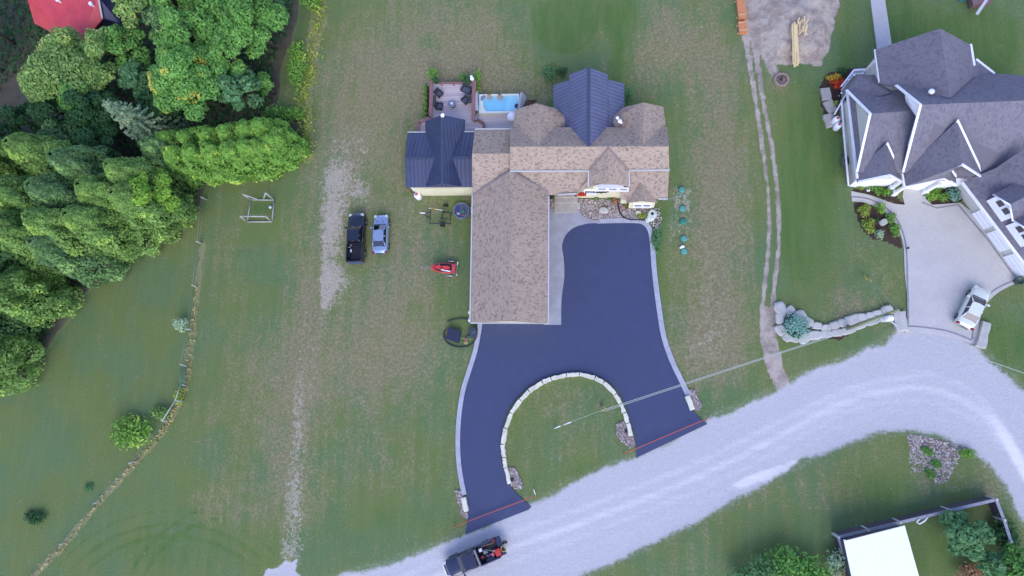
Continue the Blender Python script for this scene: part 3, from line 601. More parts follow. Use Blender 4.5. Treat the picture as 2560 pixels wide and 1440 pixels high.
def window(parent, A, B, u0, u1, z0, z1, m=None, off=0.):
    """u in metres from A towards B along the wall face; frame, panes and sill"""
    d = (B-A); d.z = 0; d.normalize(); n = Vector((d.y, -d.x, 0)); f = MB(); t_ = .12
    def blk(mb, ua, ub, za, zb, o0, o1):
        a, b_ = A+d*ua+n*(o0+off), A+d*ub+n*(o0+off); a2, b2 = A+d*ua+n*(o1+off), A+d*ub+n*(o1+off)
        vs = [(a.x, a.y, za), (b_.x, b_.y, za), (b_.x, b_.y, zb), (a.x, a.y, zb), (a2.x, a2.y, za), (b2.x, b2.y, za), (b2.x, b2.y, zb), (a2.x, a2.y, zb)]
        mb.mesh(vs, [(0, 1, 2, 3), (7, 6, 5, 4), (4, 5, 1, 0), (3, 2, 6, 7), (5, 6, 2, 1), (0, 3, 7, 4)])
    blk(f, u0-t_, u1+t_, z1, z1+t_, 0, .12); blk(f, u0-t_, u1+t_, z0-t_, z0, 0, .2); blk(f, u0-t_, u0, z0, z1, 0, .12); blk(f, u1, u1+t_, z0, z1, 0, .12)
    w_ = f.build('window', WHITE, parent); g = MB(); blk(g, u0, u1, z0, z1, .01, .06); g.build('pane', GLASS, w_); return w_

# ---------------------------------------------------------------- the main house
HB = P(1430, 480, 0)
house = thing('house', HB, 'large tan shingled house with blue metal back roof, long garage wing and cream front gable', 'house')
RZ, EZ = 6.2, 4.6
rf = roofpart(house, SH_TAN, [
    [(1275, 427, EZ), (1673, 424, EZ), (1672, 366, RZ), (1275, 367, RZ)],                       # upper south slope
    [(1275, 367, RZ), (1672, 366, RZ), (1668, 318, 4.6), (1277, 318, 4.6)],                      # north slope
    [(1181, 489, 2.9), (1443, 486, 2.9), (1474, 452, 3.75), (1474, 421, 4.45), (1276, 421, 4.45), (1275, 384, 5.2), (1180, 384, 5.2)],
    [(1551, 497, 2.9), (1669, 497, 2.9), (1673, 420, 4.45), (1551, 420, 4.45)],
    [(1180, 384, 5.2), (1276, 384, 5.2), (1279, 323, 3.7), (1187, 323, 3.7)],
    [(1176, 806, 3.0), (1181, 478, 3.0), (1277, 425, 4.55), (1277, 803, 4.45)],                  # garage wing west and east slopes
    [(1371, 809, 3.0), (1277, 803, 4.45), (1277, 425, 4.55), (1373, 478, 3.0)],
    [(1288, 274, 4.3), (1341, 258, 5.8), (1344, 366, 6.1), (1275, 366, 4.3)],                    # west back wing
    [(1341, 258, 5.8), (1388, 270, 4.3), (1424, 302, 3.6), (1424, 366, 3.6), (1400, 366, 4.3), (1344, 366, 6.1)],
    [(1608, 256, 5.8), (1658, 267, 4.3), (1672, 366, 4.3), (1607, 366, 6.1)],                    # east back wing
    [(1608, 256, 5.8), (1607, 366, 6.1), (1545, 366, 4.1), (1521, 366, 3.5), (1521, 302, 3.6), (1559, 268, 4.3)],
    [(1471, 466, 4.15), (1521, 456, 5.35), (1521, 368, 6.15), (1471, 420, 4.6)],                # front gable dormer
    [(1572, 466, 4.15), (1572, 420, 4.6), (1521, 368, 6.15), (1521, 456, 5.35)],
    [(1441, 485, 2.95), (1471, 466, 3.6), (1475, 448, 4.0), (1468, 450, 4.0)],
    [(1566, 507, 2.7), (1603, 502, 3.75), (1601, 458, 3.8), (1566, 495, 2.75)],
    [(1644, 506, 2.7), (1636, 492, 2.75), (1601, 458, 3.8), (1603, 502, 3.75)],
])
roofpart(house, RIBL, [
    [(1423, 186, 4.5), (1424, 340, 4.5), (1471, 366, 6.25), (1472, 169, 6.25)][::1],
    [(1520, 340, 4.5), (1519, 186, 4.5), (1472, 169, 6.25), (1471, 366, 6.25)],
    [(1383, 213, 3.0), (1384, 318, 3.0), (1424, 318, 4.35), (1424, 200, 4.35)],
    [(1561, 318, 3.0), (1561, 209, 3.0), (1520, 199, 4.35), (1521, 318, 4.35)],
], .12, 'metal_roof')
bars(house, 'ridge_cap', mat('ridge metal', '#434a63', .4, .1), [((1472, 169, 6.3), (1471, 366, 6.3))], .03, .35)
VAL = mat('valley flashing', '#857a82', .7, .1)
bars(house, 'valley', VAL, [((1182, 486, 3.0), (1277, 427, 4.6)), ((1277, 427, 4.6), (1373, 481, 3.02)), ((1472, 425, 4.72), (1521, 369, 6.2)), ((1521, 369, 6.2), (1571, 424, 4.72))], .02, .16)
bars(house, 'gutter', TRIMG, [((1275, 428, 4.62), (1470, 427.5, 4.62)), ((1574, 426, 4.62), (1674, 425, 4.62)), ((1471, 427, 4.5), (1471, 466, 4.2)), ((1573, 427, 4.5), (1573, 466, 4.2)), ((1175, 807, 3.0), (1181, 488, 3.0)), ((1177, 807.5, 3.0), (1371, 808.5, 3.0)), ((1372, 490, 3.0), (1371, 808, 3.0)),
    ((1188, 323, 3.72), (1279, 322.5, 3.72)), ((1646, 497.5, 2.92), (1669, 497.5, 2.92)), ((1395, 486.5, 3.0), (1441, 484, 3.1))], .07, .13)
wall_px(house, CREAM, [(1277, 425, 4.45), (1672, 422, 4.45), (1667, 318, 4.4), (1279, 318, 4.4)], inset=.02)
wall_px(house, CREAM, [(1186, 482, 2.9), (1368, 482, 2.9), (1366, 804, 2.9), (1181, 802, 2.9)], inset=.02, name='garage_wall')
wall_px(house, CREAM, [(1190, 470, 3.0), (1276, 470, 3.0), (1277, 328, 3.7), (1193, 328, 3.7)], inset=.02)
wall_px(house, CREAM, [(1292, 278, 4.3), (1384, 274, 4.3), (1388, 366, 4.3), (1284, 366, 4.3)], inset=.03)
wall_px(house, CREAM, [(1563, 273, 4.3), (1655, 272, 4.3), (1666, 366, 4.3), (1560, 366, 4.3)], inset=.03)
wall_px(house, CREAM, [(1388, 222, 3.0), (1556, 218, 3.0), (1556, 318, 3.0), (1388, 318, 3.0)], inset=.03)
A, B = P(1443, 494, 0), P(1553, 496, 0)                      # tall cream front wall
fw = MB(); d = (B-A).normalized(); n_ = Vector((d.y, -d.x, 0))
def wedge(A, B, hts, depth, m, name, parent):
    """front wall with its own outline: hts = [(u, z)...] along A->B"""
    mb = MB(); k = len(hts); fr = [A+d*u for u, z in hts]; vs = []
    dd = (B-A).normalized(); nn = Vector((dd.y, -dd.x, 0)); L = (B-A).length
    ring = [(0, -.1), (L, -.1)]+[(u, z) for u, z in hts[::-1]]
    for o in (0, -depth): vs += [tuple((A+dd*u+nn*o).to_2d())+(z,) for u, z in ring]
    q = len(ring); return mb.mesh(vs, [tuple(range(q)), tuple(range(2*q-1, q-1, -1))]+[((i+1) % q, i, q+i, q+(i+1) % q) for i in range(q)]).build(name, m, parent)
L = (B-A).length
wedge(A, B, [(0, 2.8), (L*.37, 3.3), (L*.37, 4.0), (L, 4.0)], 2.6, CREAM, 'front_wall', house)
bay = MB(); q0, q1 = A+d*(L*.42), A+d*(L+.12)
bay.mesh([tuple((p+n_*o).to_2d())+(z,) for p in (q0, q1) for o in (-.2, .1) for z in (3.25, 4.05)], [(0, 1, 3, 2), (4, 6, 7, 5), (0, 4, 5, 1), (2, 3, 7, 6), (1, 5, 7, 3), (0, 2, 6, 4)]).build('window_bay', WHITE, house)
for k in range(3): window(house, q0+n_*.1, q1+n_*.1, .3+k*1.12, 1.1+k*1.12, 3.4, 3.95)
window(house, A, B, .95, 2.0, 1.9, 2.7)
crest = MB(); cc = A+d*(L*.55)+n_*.05                         # scrolled metal ornament on the wall
for s in (-1, 1):
    crest.tube([(cc.x+s*.05, cc.y-.03, 2.25), (cc.x+s*.3, cc.y-.05, 2.42), (cc.x+s*.55, cc.y-.05, 2.32), (cc.x+s*.82, cc.y-.05, 2.44)], .05, 6)
    crest.tube([(cc.x+s*.05, cc.y-.03, 2.15), (cc.x+s*.35, cc.y-.05, 2.2), (cc.x+s*.6, cc.y-.05, 2.2)], .045, 6)
crest.lathe((cc.x, cc.y-.05, 2.2), [(.02, -.12), (.12, 0), (.02, .14)], 8); crest.build('wall_ornament', DKM, house)
# small porch gable on the right with its double window
A2, B2 = P(1571, 521, 0), P(1634, 521, 0); L2 = (B2-A2).length
wedge(A2, B2, [(0, 2.55), (L2/2, 3.55), (L2, 2.55)], 3.2, CREAM, 'gable_wall', house)
for k in range(2): window(house, A2, B2, .55+k*.95, 1.3+k*.95, .95, 1.7)
pl = MB(); pl.prism([P(1551, 493).to_2d(), P(1566, 493).to_2d(), P(1566, 509).to_2d(), P(1551, 509).to_2d()], 0, 1.2); pl.build('pillar_base', CREAM, house)
# porch recess, posts and front steps
for c_, nm_ in ((1378, 'porch_post'), (1440, 'porch_post')):
    pp = MB(); q = P(c_, 494); pp.box((q.x, q.y, 1.45), (.16, .16, 2.9)); pp.build(nm_, DKM, house)
for k in range(3):
    st = MB(); st.prism([P(x, y).to_2d() for x, y in ((1390-k*2, 486), (1441+k*2, 486), (1441+k*2, (497, 509, 531)[k]), (1390-k*2, (497, 509, 533)[k]))], -.05, .66-.2*k-.004*k)
    st.build('front_step', PORCHC, house)
for (x, y, z, r, h_, m_) in ((1543, 300, 5.0, .16, .9, 'w'), (1549, 306, 4.9, .22, .7, 'w'), (1553, 309, 4.7, .14, .6, 'w'), (1568, 376, 5.9, .07, .45, 'd'), (1263, 404, 4.6, .07, .4, 'd')):
    v_ = MB(); q = P(x, y, z); v_.lathe((q.x, q.y, q.z-.3), [(r*.6, 0), (r*.6, h_*.8), (r, h_*.82), (r, h_), (r*.4, h_+.06)], 14)
    v_.build('roof_vent', WHITE if m_ == 'w' else DKM, house)
# antenna mast sloping away from the eave at the east corner
mast = MB(); mast.tube([P(1650, 504, .4), P(1664, 499, 1.5), P(1709, 487, 1.8)], .06, 8); mast.lathe(tuple(P(1710, 488, 1.7)), [(.14, 0), (.17, .12), (.08, .2)], 10)
mast.build('drain_pipe', mat('grey pipe', '#7f8790', .5, .1), loc=P(1650, 504, 0), tags=('thin grey pipe reaching out from the east corner over the green septic lid', 'pipe'))

# ---------------------------------------------------------------- west sun room with the dark metal cross roof
sun_room = thing('sun_room', P(1098, 400), 'cream sun room with dark blue ribbed cross gable roof beside the deck', 'sun room')
roofpart(sun_room, RIB, [
    [(1064, 467, 2.75), (1063, 303, 2.75), (1105, 287, 4.9), (1106, 458, 4.9)],
    [(1154, 466, 2.75), (1106, 458, 4.9), (1105, 287, 4.9), (1163, 299, 2.75)],
    [(1019, 331, 2.7), (1188, 330, 2.7), (1180, 394, 3.95), (1012, 395, 3.95)],
    [(1012, 395, 3.95), (1181, 394, 3.95), (1183, 467, 2.7), (1014, 468, 2.7)]], .1)
bars(sun_room, 'ridge_cap', mat('ridge metal', '#434a63'), [((1105, 287, 4.95), (1106, 458, 4.95)), ((1012, 395, 4.0), (1078, 395, 4.0)), ((1135, 394, 4.0), (1181, 394, 4.0))], .03, .3)
bars(sun_room, 'eave_trim', TRIMG, [((1019, 330.5, 2.72), (1068, 330.5, 2.72)), ((1161, 329.5, 2.72), (1188, 329.5, 2.72))], .06, .1)
wall_px(sun_room, CREAM, [(1030, 471, 2.6), (1183, 470, 2.6), (1186, 337, 2.6), (1033, 337, 2.6)], inset=0, dz=.05)
A3, B3 = P(1030, 483.5), P(1184, 481.5); L3 = (B3-A3).length
for u0, u1, z0, z1 in ((.75, 2.0, 1.5, 2.2), (2.9, 5.4, 1.5, 2.25), (6.2, 7.2, 1.5, 2.2)): window(sun_room, A3, B3, u0, u1, z0, z1)
for u in (.05, 2.3, 5.9):
    c4 = A3+(B3-A3).normalized()*u; tb = MB(); tb.box((c4.x, c4.y-.03, 1.25), (.14, .1, 2.4)); tb.build('timber_post', BRICK, sun_room)
gl = MB(); q = P(1107, 289, 5.0); gl.lathe(tuple(q), [(.05, -.1), (.2, 0), (.24, .12), (.16, .26), (.03, .3)], 14); gl.build('roof_ornament', WHITE, sun_room)

# ---------------------------------------------------------------- neighbour's house on the right
nb = thing('house', P(2300, 350), 'big neighbouring house with charcoal shingle gables and white trim at the right edge', 'house')
roofpart(nb, SH_DK, [
    [(2350, 71, 8.3), (2426, 112, 5.2), (2436, 190, 5.2), (2376, 245, 8.0)],
    [(2188, 124, 4.4), (2350, 71, 8.3), (2376, 245, 8.0), (2200, 208, 4.4)],
    [(2434, 148, 4.4), (2486, 184, 4.0), (2500, 230, 5.5), (2434, 235, 5.5)],
    [(2241, 214, 6.0), (2500, 184, 4.6), (2640, 196, 4.6), (2640, 248, 8.4), (2300, 262, 8.4)],        # main ridge, north then south
    [(2258, 431, 3.4), (2300, 262, 8.4), (2640, 248, 8.4), (2640, 420, 3.6), (2470, 450, 3.4)],
    [(2117, 226, 3.4), (2245, 214, 3.5), (2302, 276, 6.2), (2175, 284, 6.2)],                            # west wing
    [(2142, 430, 3.4), (2175, 284, 6.2), (2296, 276, 6.2), (2275, 432, 3.4)],
    [(2117, 226, 3.1), (2147, 188, 3.1), (2192, 187, 3.1), (2225, 232, 4.5), (2200, 240, 4.6)],
    [(2118, 228, 3.0), (2140, 246, 4.0), (2157, 400, 3.9), (2143, 430, 3.0)],
    [(2144, 454, 2.9), (2141, 424, 2.95), (2217, 358, 5.3), (2225, 437, 5.1)],                           # small front gable
    [(2254, 453, 2.9), (2225, 437, 5.1), (2217, 358, 5.3), (2247, 424, 2.95)],
    [(2261, 467, 3.0), (2257, 432, 3.1), (2393, 301, 7.6), (2405, 411, 7.0)],
    [(2261, 467, 3.02), (2405, 411, 7.02), (2383, 425, 6.0), (2361, 444, 4.6)],   # large front gable
    [(2459, 445, 3.2), (2405, 411, 7.0), (2393, 301, 7.6)],
    [(2361, 444, 4.6), (2391, 462, 3.2), (2390, 440, 3.3), (2378, 420, 4.8)],
    [(2389, 424, 3.9), (2425, 424, 3.9), (2452, 442, 3.1), (2394, 440, 3.1)],
    [(2405, 455, 2.9), (2570, 672, 2.9), (2720, 540, 6.4), (2560, 372, 6.4), (2490, 420, 4.6)],          # garage wing, west slope
], .2)
bars(nb, 'fascia', WHITE, [((2188, 124, 4.3), (2199, 206, 4.3)), ((2426, 111, 5.1), (2435, 164, 5.1)), ((2440, 149, 4.3), (2486, 185, 4.0)), ((2530, 197, 4.6), (2600, 195, 4.6)),
    ((2240, 213, 6.0), (2301, 262, 8.35)), ((2301, 263, 8.35), (2257, 431, 3.4)), ((2116, 225, 3.5), (2175, 284, 6.2)), ((2175, 285, 6.2), (2142, 430, 3.45)),
    ((2144, 455, 2.85), (2225, 438, 5.05)), ((2225, 438, 5.05), (2254, 454, 2.85)), ((2248, 390, 3.1), (2261, 467, 3.0)), ((2261, 467.5, 3.0), (2361, 445, 4.4)), ((2361, 445, 4.4), (2391, 463, 3.1)),
    ((2393, 301, 7.65), (2459, 441, 3.3)), ((2405, 411, 7.0), (2459, 445, 3.2)), ((2376, 420, 5.9), (2405, 411, 7.0)), ((2376, 420, 5.9), (2391, 440, 4.)), ((2391, 440, 3.2), (2452, 443, 3.2)), ((2405, 456, 2.9), (2571, 674, 2.9)), ((2217, 358, 5.32), (2247, 424, 3.0)),
    ((2118, 229, 3.05), (2143, 446, 3.0))], .09, .2)
# walls: white gable faces and the siding below the eaves
def wallpoly(pts, name='wall', m=SIDING, th=.2, nrm=None):
    q = corners(pts); mb = MB(); n3 = (q[1]-q[0]).cross(q[2]-q[0]).normalized(); n3.z = 0; n3.normalize(); k = len(q)
    vs = [tuple(p) for p in q]+[tuple(p-n3*th) for p in q]
    mb.mesh(vs, [tuple(range(k)), tuple(range(2*k-1, k-1, -1))]+[((i+1) % k, i, k+i, k+(i+1) % k) for i in range(k)]); return mb.build(name, m, nb)
wall_px(nb, SIDING, [(2128, 236, 3.1), (2230, 224, 3.2), (2300, 290, 3.4), (2262, 436, 3.2), (2152, 440, 2.9)], inset=.02)
wall_px(nb, SIDING, [(2262, 440, 3.2), (2296, 270, 4.), (2200, 130+75, 4.2), (2192, 132, 4.2), (2420, 116, 4.6), (2434, 200, 4.2), (2640, 204, 4.2), (2640, 290, 4.2)], inset=.02)
wall_px(nb, SIDING, [(2264, 436, 2.6), (2290, 300, 2.6), (2640, 290, 2.6), (2640, 420, 2.6), (2470, 440, 2.6), (2396, 440, 2.6)], inset=.02)
q = [PV(2139, 246, P(2139, 246, 4.0), P(2157, 400, 3.9))]
def gable_face(a, apex, b_, name='gable_wall', off=.25):
    """upright triangle below two rakes, set back from their edge"""
    A_, C_, B_ = P(*a), P(*apex), P(*b_); m_ = (A_+B_)/2; back = (P(2300, 300, 5)-m_); back.z = 0; back = back.normalized()*off
    C2 = Vector((A_.x+(B_.x-A_.x)*.5, A_.y+(B_.y-A_.y)*.5, C_.z)); C2 = Vector((C_.x, C_.y, C_.z))
    pr = [A_+back, C2+back, B_+back]; mb = MB(); n3 = back.normalized()*.15; vs = [tuple(p) for p in pr]+[tuple(p+n3) for p in pr]
    mb.mesh(vs, [(0, 1, 2), (5, 4, 3), (1, 0, 3, 4), (2, 1, 4, 5), (0, 2, 5, 3)]); return mb.build(name, SIDING, nb)
mb = MB(); g0, g1, g2 = P(2137, 246, 3.9), P(2175, 284, 6.1), P(2157, 402, 3.9)
# west gable wall: one upright plane through the two lower corners
WA, WB = P(2139, 247, 3.95), P(2156, 400, 3.9); ap = PV(2171, 286, WA, WB)
n3 = Vector((WB.y-WA.y, -(WB.x-WA.x), 0)).normalized(); n3 = n3 if n3.x > 0 else -n3
vs = [tuple(WA-Vector((0, 0, .6))), tuple(WA), tuple(Vector((ap.x, ap.y, 6.0))), tuple(WB), tuple(WB-Vector((0, 0, .6)))]
vs = vs+[(v_[0]+n3.x*.2, v_[1]+n3.y*.2, v_[2]) for v_ in vs]
mb.mesh(vs, [(0, 1, 2, 3, 4), (9, 8, 7, 6, 5)]+[((i+1) % 5, i, 5+i, 5+(i+1) % 5) for i in range(5)]); mb.build('gable_wall', SIDING, nb)
# upper west gable wall piece below the high rake
mb = MB(); WA, WB = P(2264, 240, 6.3), P(2290, 277, 6.0); 
mb.slab([P(2263, 234, 6.9), P(2298, 264, 8.1), P(2292, 290, 7.2), P(2266, 254, 5.6)], .1); mb.build('gable_wall', WHITE, nb)
mb = MB(); mb.slab([P(2300, 268, 8.1), P(2292, 288, 7.3), P(2270, 365, 5.0), P(2276, 366, 5.2)], .1); mb.build('rake_soffit', WHITE, nb)
# west foundation strip: rail and low wall
ww = MB(); ww.prism([P(x, y).to_2d() for x, y in ((2101, 262), (2116, 258), (2135, 462), (2120, 466))], 0, 1.0); ww.build('base_wall', PORCHC, nb)
for pts, z in (([(2086, 286), (2109, 246), (2118, 232)], 1.1), ([(2104, 250), (2110, 340), (2121, 464)], 1.2)):
    bars(nb, 'porch_rail', WHITE, [((a[0], a[1], z), (c_[0], c_[1], z)) for a, c_ in zip(pts[:-1], pts[1:])], .06, .14)
for x, y, X, Y in ((2112, 254, 2121, 275), (2121, 300, 2128, 322)):
    bars(nb, 'window_frame', WHITE, [((x+6, y+2, 1.6), (X+6, Y, 1.6))], .5, .12)
dk = MB(); dk.prism([P(x, y).to_2d() for x, y in ((2104, 214), (2133, 178), (2184, 174), (2192, 200), (2120, 236), (2104, 250))], 0, .45); dk.build('porch_floor', PORCHC, nb)
rl = [(2103, 216, 1.35), (2135, 175, 1.35), (2186, 172, 1.35)]
bars(nb, 'porch_rail', WHITE, list(zip(rl[:-1], rl[1:])), .05, .16)
bars(nb, 'porch_rail', WHITE, [((2103, 226, .5), (2135, 185, .5)), ((2135, 185, .5), (2186, 182, .5))], .05, .1)
for (x, y, X, Y) in ((2122, 200, 2128, 186), (2136, 188, 2142, 172+8), (2158, 184, 2188, 152), (2104, 232, 2106, 224)):
    ps = MB(); ps.tube([P(x, y, .4), P(x, y, 1.4)], .11, 6); ps.build('porch_post', WHITE, nb)
# porch posts and steep braces seen against the lawn
bars(nb, 'porch_brace', WHITE, [((2159, 182, .9), (2188, 152, 4.0))], .08, .22)
# front entrance: white walls, columns
fwm = MB(); 
fwm.prism([P(x, y).to_2d() for x, y in ((2122, 466), (2150, 470), (2220, 466), (2240, 452), (2240, 430), (2130, 440))], 0, 2.6); fwm.build('front_wall', WHITE, nb)
fw2 = MB(); fw2.prism([P(x, y).to_2d() for x, y in ((2252, 470), (2300, 476), (2386, 470), (2386, 440), (2260, 440))], 0, 2.8); fw2.build('front_wall', WHITE, nb)
tw = MB(); tw.prism([P(x, y).to_2d() for x, y in ((2384, 470), (2408, 500), (2424, 496), (2428, 470), (2400, 448))], 0, 3.0); tw.build('entry_wall', SIDING, nb)
for x, y in ((2232, 486), (2224, 473), (2308, 482)):
    cl = MB(); q = P(x, y); cl.lathe((q.x, q.y, 0), [(.30, 0), (.30, .7), (.2, .75), (.17, 2.7), (.24, 2.8), (.24, 2.95)], 4, rz=.6); cl.build('porch_column', WHITE, nb)
# garage wall and its three white doors
GA, GB = P(2408, 500), P(2562, 712); Lg = (GB-GA).length; dg = (GB-GA).normalized(); ng = Vector((dg.y, -dg.x, 0))
wedge(GA, GB, [(0, 2.75), (Lg, 2.75)], 5.5, SIDING, 'garage_wall', nb)
for k, (y0, y1) in enumerate(((533, 573), (583, 629), (641, 690))):
    u0, u1 = [(PV(2408+(y-500)*.727, y, GA, GB)-GA).dot(dg) for y in (y0, y1)]
    mb = MB(); a, b_ = GA+dg*u0, GA+dg*u1
    vs = [tuple((p+ng*o).to_2d())+(z,) for p in (a, b_) for o in (.0, .12) for z in (.03, 2.25)]
    mb.mesh(vs, [(0, 1, 3, 2), (4, 6, 7, 5), (0, 4, 5, 1), (2, 3, 7, 6), (1, 5, 7, 3), (0, 2, 6, 4)]); dr_ = mb.build('garage_door', WHITE, nb)
    mb = MB()
    for j in range(1, 4):
        a2, b2 = a+ng*.13, b_+ng*.13; mb.mesh([tuple((p+ng*o).to_2d())+(z,) for p in (a, b_) for o in (.12, .135) for z in (.55*j, .55*j+.04)], [(0, 1, 3, 2), (4, 6, 7, 5), (0, 4, 5, 1), (2, 3, 7, 6), (1, 5, 7, 3), (0, 2, 6, 4)])
    mb.build('door_panel_line', TRIMG, dr_)
# two little roof dormers with white gable fronts, double windows
def dormer(px, py):
    """px,py: lower left corner of the white front on the roof slope"""
    Rr = Vector((ng.x, ng.y, 0))                    # outward (towards the court)
    base = P(px, py, 3.7); wd = 2.35; a = base+dg*0; b_ = base+dg*wd; h0, h1 = 1.35, 2.05
    mb = MB(); m0 = (a+b_)/2; vs = []
    for o in (0, -3.0): vs += [tuple((a+Rr*o).to_2d())+(2.8,), tuple((b_+Rr*o).to_2d())+(2.8,), tuple((b_+Rr*o).to_2d())+(3.7+h0,), tuple((m0+Rr*o).to_2d())+(3.7+h1,), tuple((a+Rr*o).to_2d())+(3.7+h0,)]
    mb.mesh(vs, [(0, 1, 2, 3, 4), (9, 8, 7, 6, 5)]+[((i+1) % 5, i, 5+i, 5+(i+1) % 5) for i in range(5)]); dm = mb.build('dormer', WHITE, nb)
    mb = MB(); f = Rr*.3; k = Rr*-4.2; ov = .3
    for e_ in (a-dg*ov, b_+dg*ov):
        pts = [e_+f, m0+f, m0+k, e_+k]; zs = [3.7+h0-.12, 3.7+h1+.1, 3.7+h1+.1, 3.7+h0-.12]
        mb.slab([Vector((p.x, p.y, z)) for p, z in zip(pts, zs)], .12)
    mb.build('dormer_roof', SH_DK, dm)
    mb = MB()
    for e_ in (a-dg*ov, b_+dg*ov):
        p0 = Vector((*(e_+f).to_2d(), 3.7+h0-.1)); p1 = Vector((*(m0+f).to_2d(), 3.7+h1+.12)); mb.tube([p0, p1], .09, 4)
    mb.build('bargeboard', WHITE, dm)
    for u in (.45, 1.3):
        mb = MB(); vs = [tuple((a+dg*uu+Rr*o).to_2d())+(z,) for uu in (u, u+.6) for o in (.0, .05) for z in (4.25, 4.95)]
        mb.mesh(vs, [(0, 1, 3, 2), (4, 6, 7, 5), (0, 4, 5, 1), (2, 3, 7, 6), (1, 5, 7, 3), (0, 2, 6, 4)]); mb.build('window', GLASS, dm)
dormer(2473, 499); dormer(2521, 562)
vt = MB(); q = P(2324, 233, 7.3); vt.lathe((q.x, q.y, q.z-.4), [(.12, 0), (.12, .6), (.26, .62), (.26, .8), (.1, .9)], 14); vt.build('roof_vent', WHITE, nb)
# ---------------------------------------------------------------- white roofed shed bottom right
shed = thing('shed', P(2200, 1400), 'low shed with bright white sheet metal roof and dark sides beside the grey fence', 'shed')
WHR = ribbed('white roof sheet', '#ffffff', .5, .35, 0., .02, .03, .02)
roofpart(shed, WHR, [[(2110, 1353, 2.75), (2262, 1314, 2.75), (2320, 1520, 2.95), (2150, 1540, 2.95)]], .1)
wall_px(shed, mat('dark siding', '#4b4856', .8, .1, 2), [(2114, 1358, 2.7), (2259, 1320, 2.7), (2316, 1516, 2.7), (2152, 1530, 2.7)], inset=0, dz=.1)
S0, S1 = P(2262, 1310), P(2113, 1348); Ls = (S1-S0).length
for u0, u1 in ((1.9, 3.7), (4.5, 6.0)): window(shed, S0, S1, u0, u1, 1.3, 2.0)
cv = MB(); cv.box(tuple(P(2112, 1352, 2.7)), (.16, .16, .3)); cv.build('gutter_cap', WHITE, shed)
# ---------------------------------------------------------------- red roofed house top left
rh = thing('house', P(160, 10), 'red metal roofed house mostly hidden behind the pale green tree at top left', 'house')
REDM = ribbed('red roof sheet', '#cc4450', .5, .45, 0., .02, .2)
roofpart(rh, REDM, [[(66, -10, 5.2), (246, -10, 5.6), (256, 46, 4.2), (196, 118, 3.2), (86, 58, 3.2)], [(66, -10, 5.2), (246, -10, 5.6), (225, -90, 3.2), (40, -90, 3.2)]], .15)
roofpart(rh, mat('navy panel', '#26305e', .5, .1), [[(247, -5, 5.5), (290, -30, 3.6), (300, 60, 3.2), (256, 46, 4.2)]], .12, 'side_roof')
bars(rh, 'roof_edge', TRIMG, [((246, -8, 5.7), (256, 46, 4.3))], .05, .2)
wall_px(rh, mat('navy wall', '#2b3354', .8, .1), [(90, 54, 3.1), (190, 108, 3.1), (290, 30, 3.2), (230, -80, 3.2), (60, -80, 3.2)], inset=.04)
for x, y in ((150, 4), (233, 14)):
    v_ = MB(); q = P(x, y, 5.2); v_.lathe((q.x, q.y, q.z-.4), [(.14, 0), (.14, .7), (.26, .72), (.22, .9)], 12); v_.build('roof_vent', WHITE, rh)

# ================================================================== DECK, SPA AND FURNITURE
DECKM, t, b = newmat('deck boards'); tc = N(t, 'ShaderNodeTexCoord').outputs['Object']
sp = N(t, 'ShaderNodeSeparateXYZ'); t.links.new(tc, sp.inputs[0]); bd = M(t, 'DIVIDE', sp.outputs[1], .28)
wn = N(t, 'ShaderNodeTexWhiteNoise', noise_dimensions='1D'); t.links.new(M(t, 'FLOOR', bd), wn.inputs['W'])
c = MIX(t, wn.outputs[0], hx('#c2b1be'), hx('#dccbd6')); c = MIX(t, M(t, 'MULTIPLY', M(t, 'LESS_THAN', M(t, 'FRACT', bd), .12), .6), c, hx('#8a7578')); t.links.new(c, b.inputs['Base Color']); b.inputs['Roughness'].default_value = .6
RAILM = mat('red brown rail', '#8e6868', .7, .12, 2)
deck = thing('deck', P(1130, 270), 'red brown composite deck with side rails behind the sun room', 'deck')
DZ = .7
mb = MB(); mb.prism([P(x, y, DZ).to_2d() for x, y in ((1079, 207), (1186, 207), (1188, 302), (1206, 306), (1214, 330), (1045, 332), (1046, 306), (1072, 292))], .1, DZ); mb.build('deck_boards', DECKM, deck)
mb = MB(); mb.prism([P(x, y, .5).to_2d() for x, y in ((1190, 282), (1290, 282), (1290, 330), (1216, 330), (1208, 306), (1190, 300))], .05, .5); mb.build('lower_deck', DECKM, deck)
bars(deck, 'side_rail', RAILM, [((1079, 202, 1.45), (1077, 294, 1.45)), ((1077, 294, 1.45), (1047, 306, 1.45)), ((1047, 306, 1.45), (1046, 330, 1.45))], .07, .42)
bars(deck, 'side_rail', RAILM, [((1186, 202, 1.45), (1183, 302, 1.45))], .07, .44); bars(deck, 'side_rail', RAILM, [((1095, 208, 1.2), (1178, 208, 1.2))], .06, .22)
bars(deck, 'step_edge', RAILM, [((1193, 300, .75), (1208, 308, .75)), ((1208, 308, .75), (1212, 330, .75))], .1, .3)
for x, y in ((1079, 204), (1078, 248), (1077, 290), (1186, 204), (1185, 250), (1184, 300), (1048, 306), (1102, 208), (1132, 208), (1162, 208)): mb = MB(); q = P(x, y, 1.3); mb.box((q.x, q.y, .68), (.1, .1, 1.36)); mb.build('rail_post', RAILM, deck)
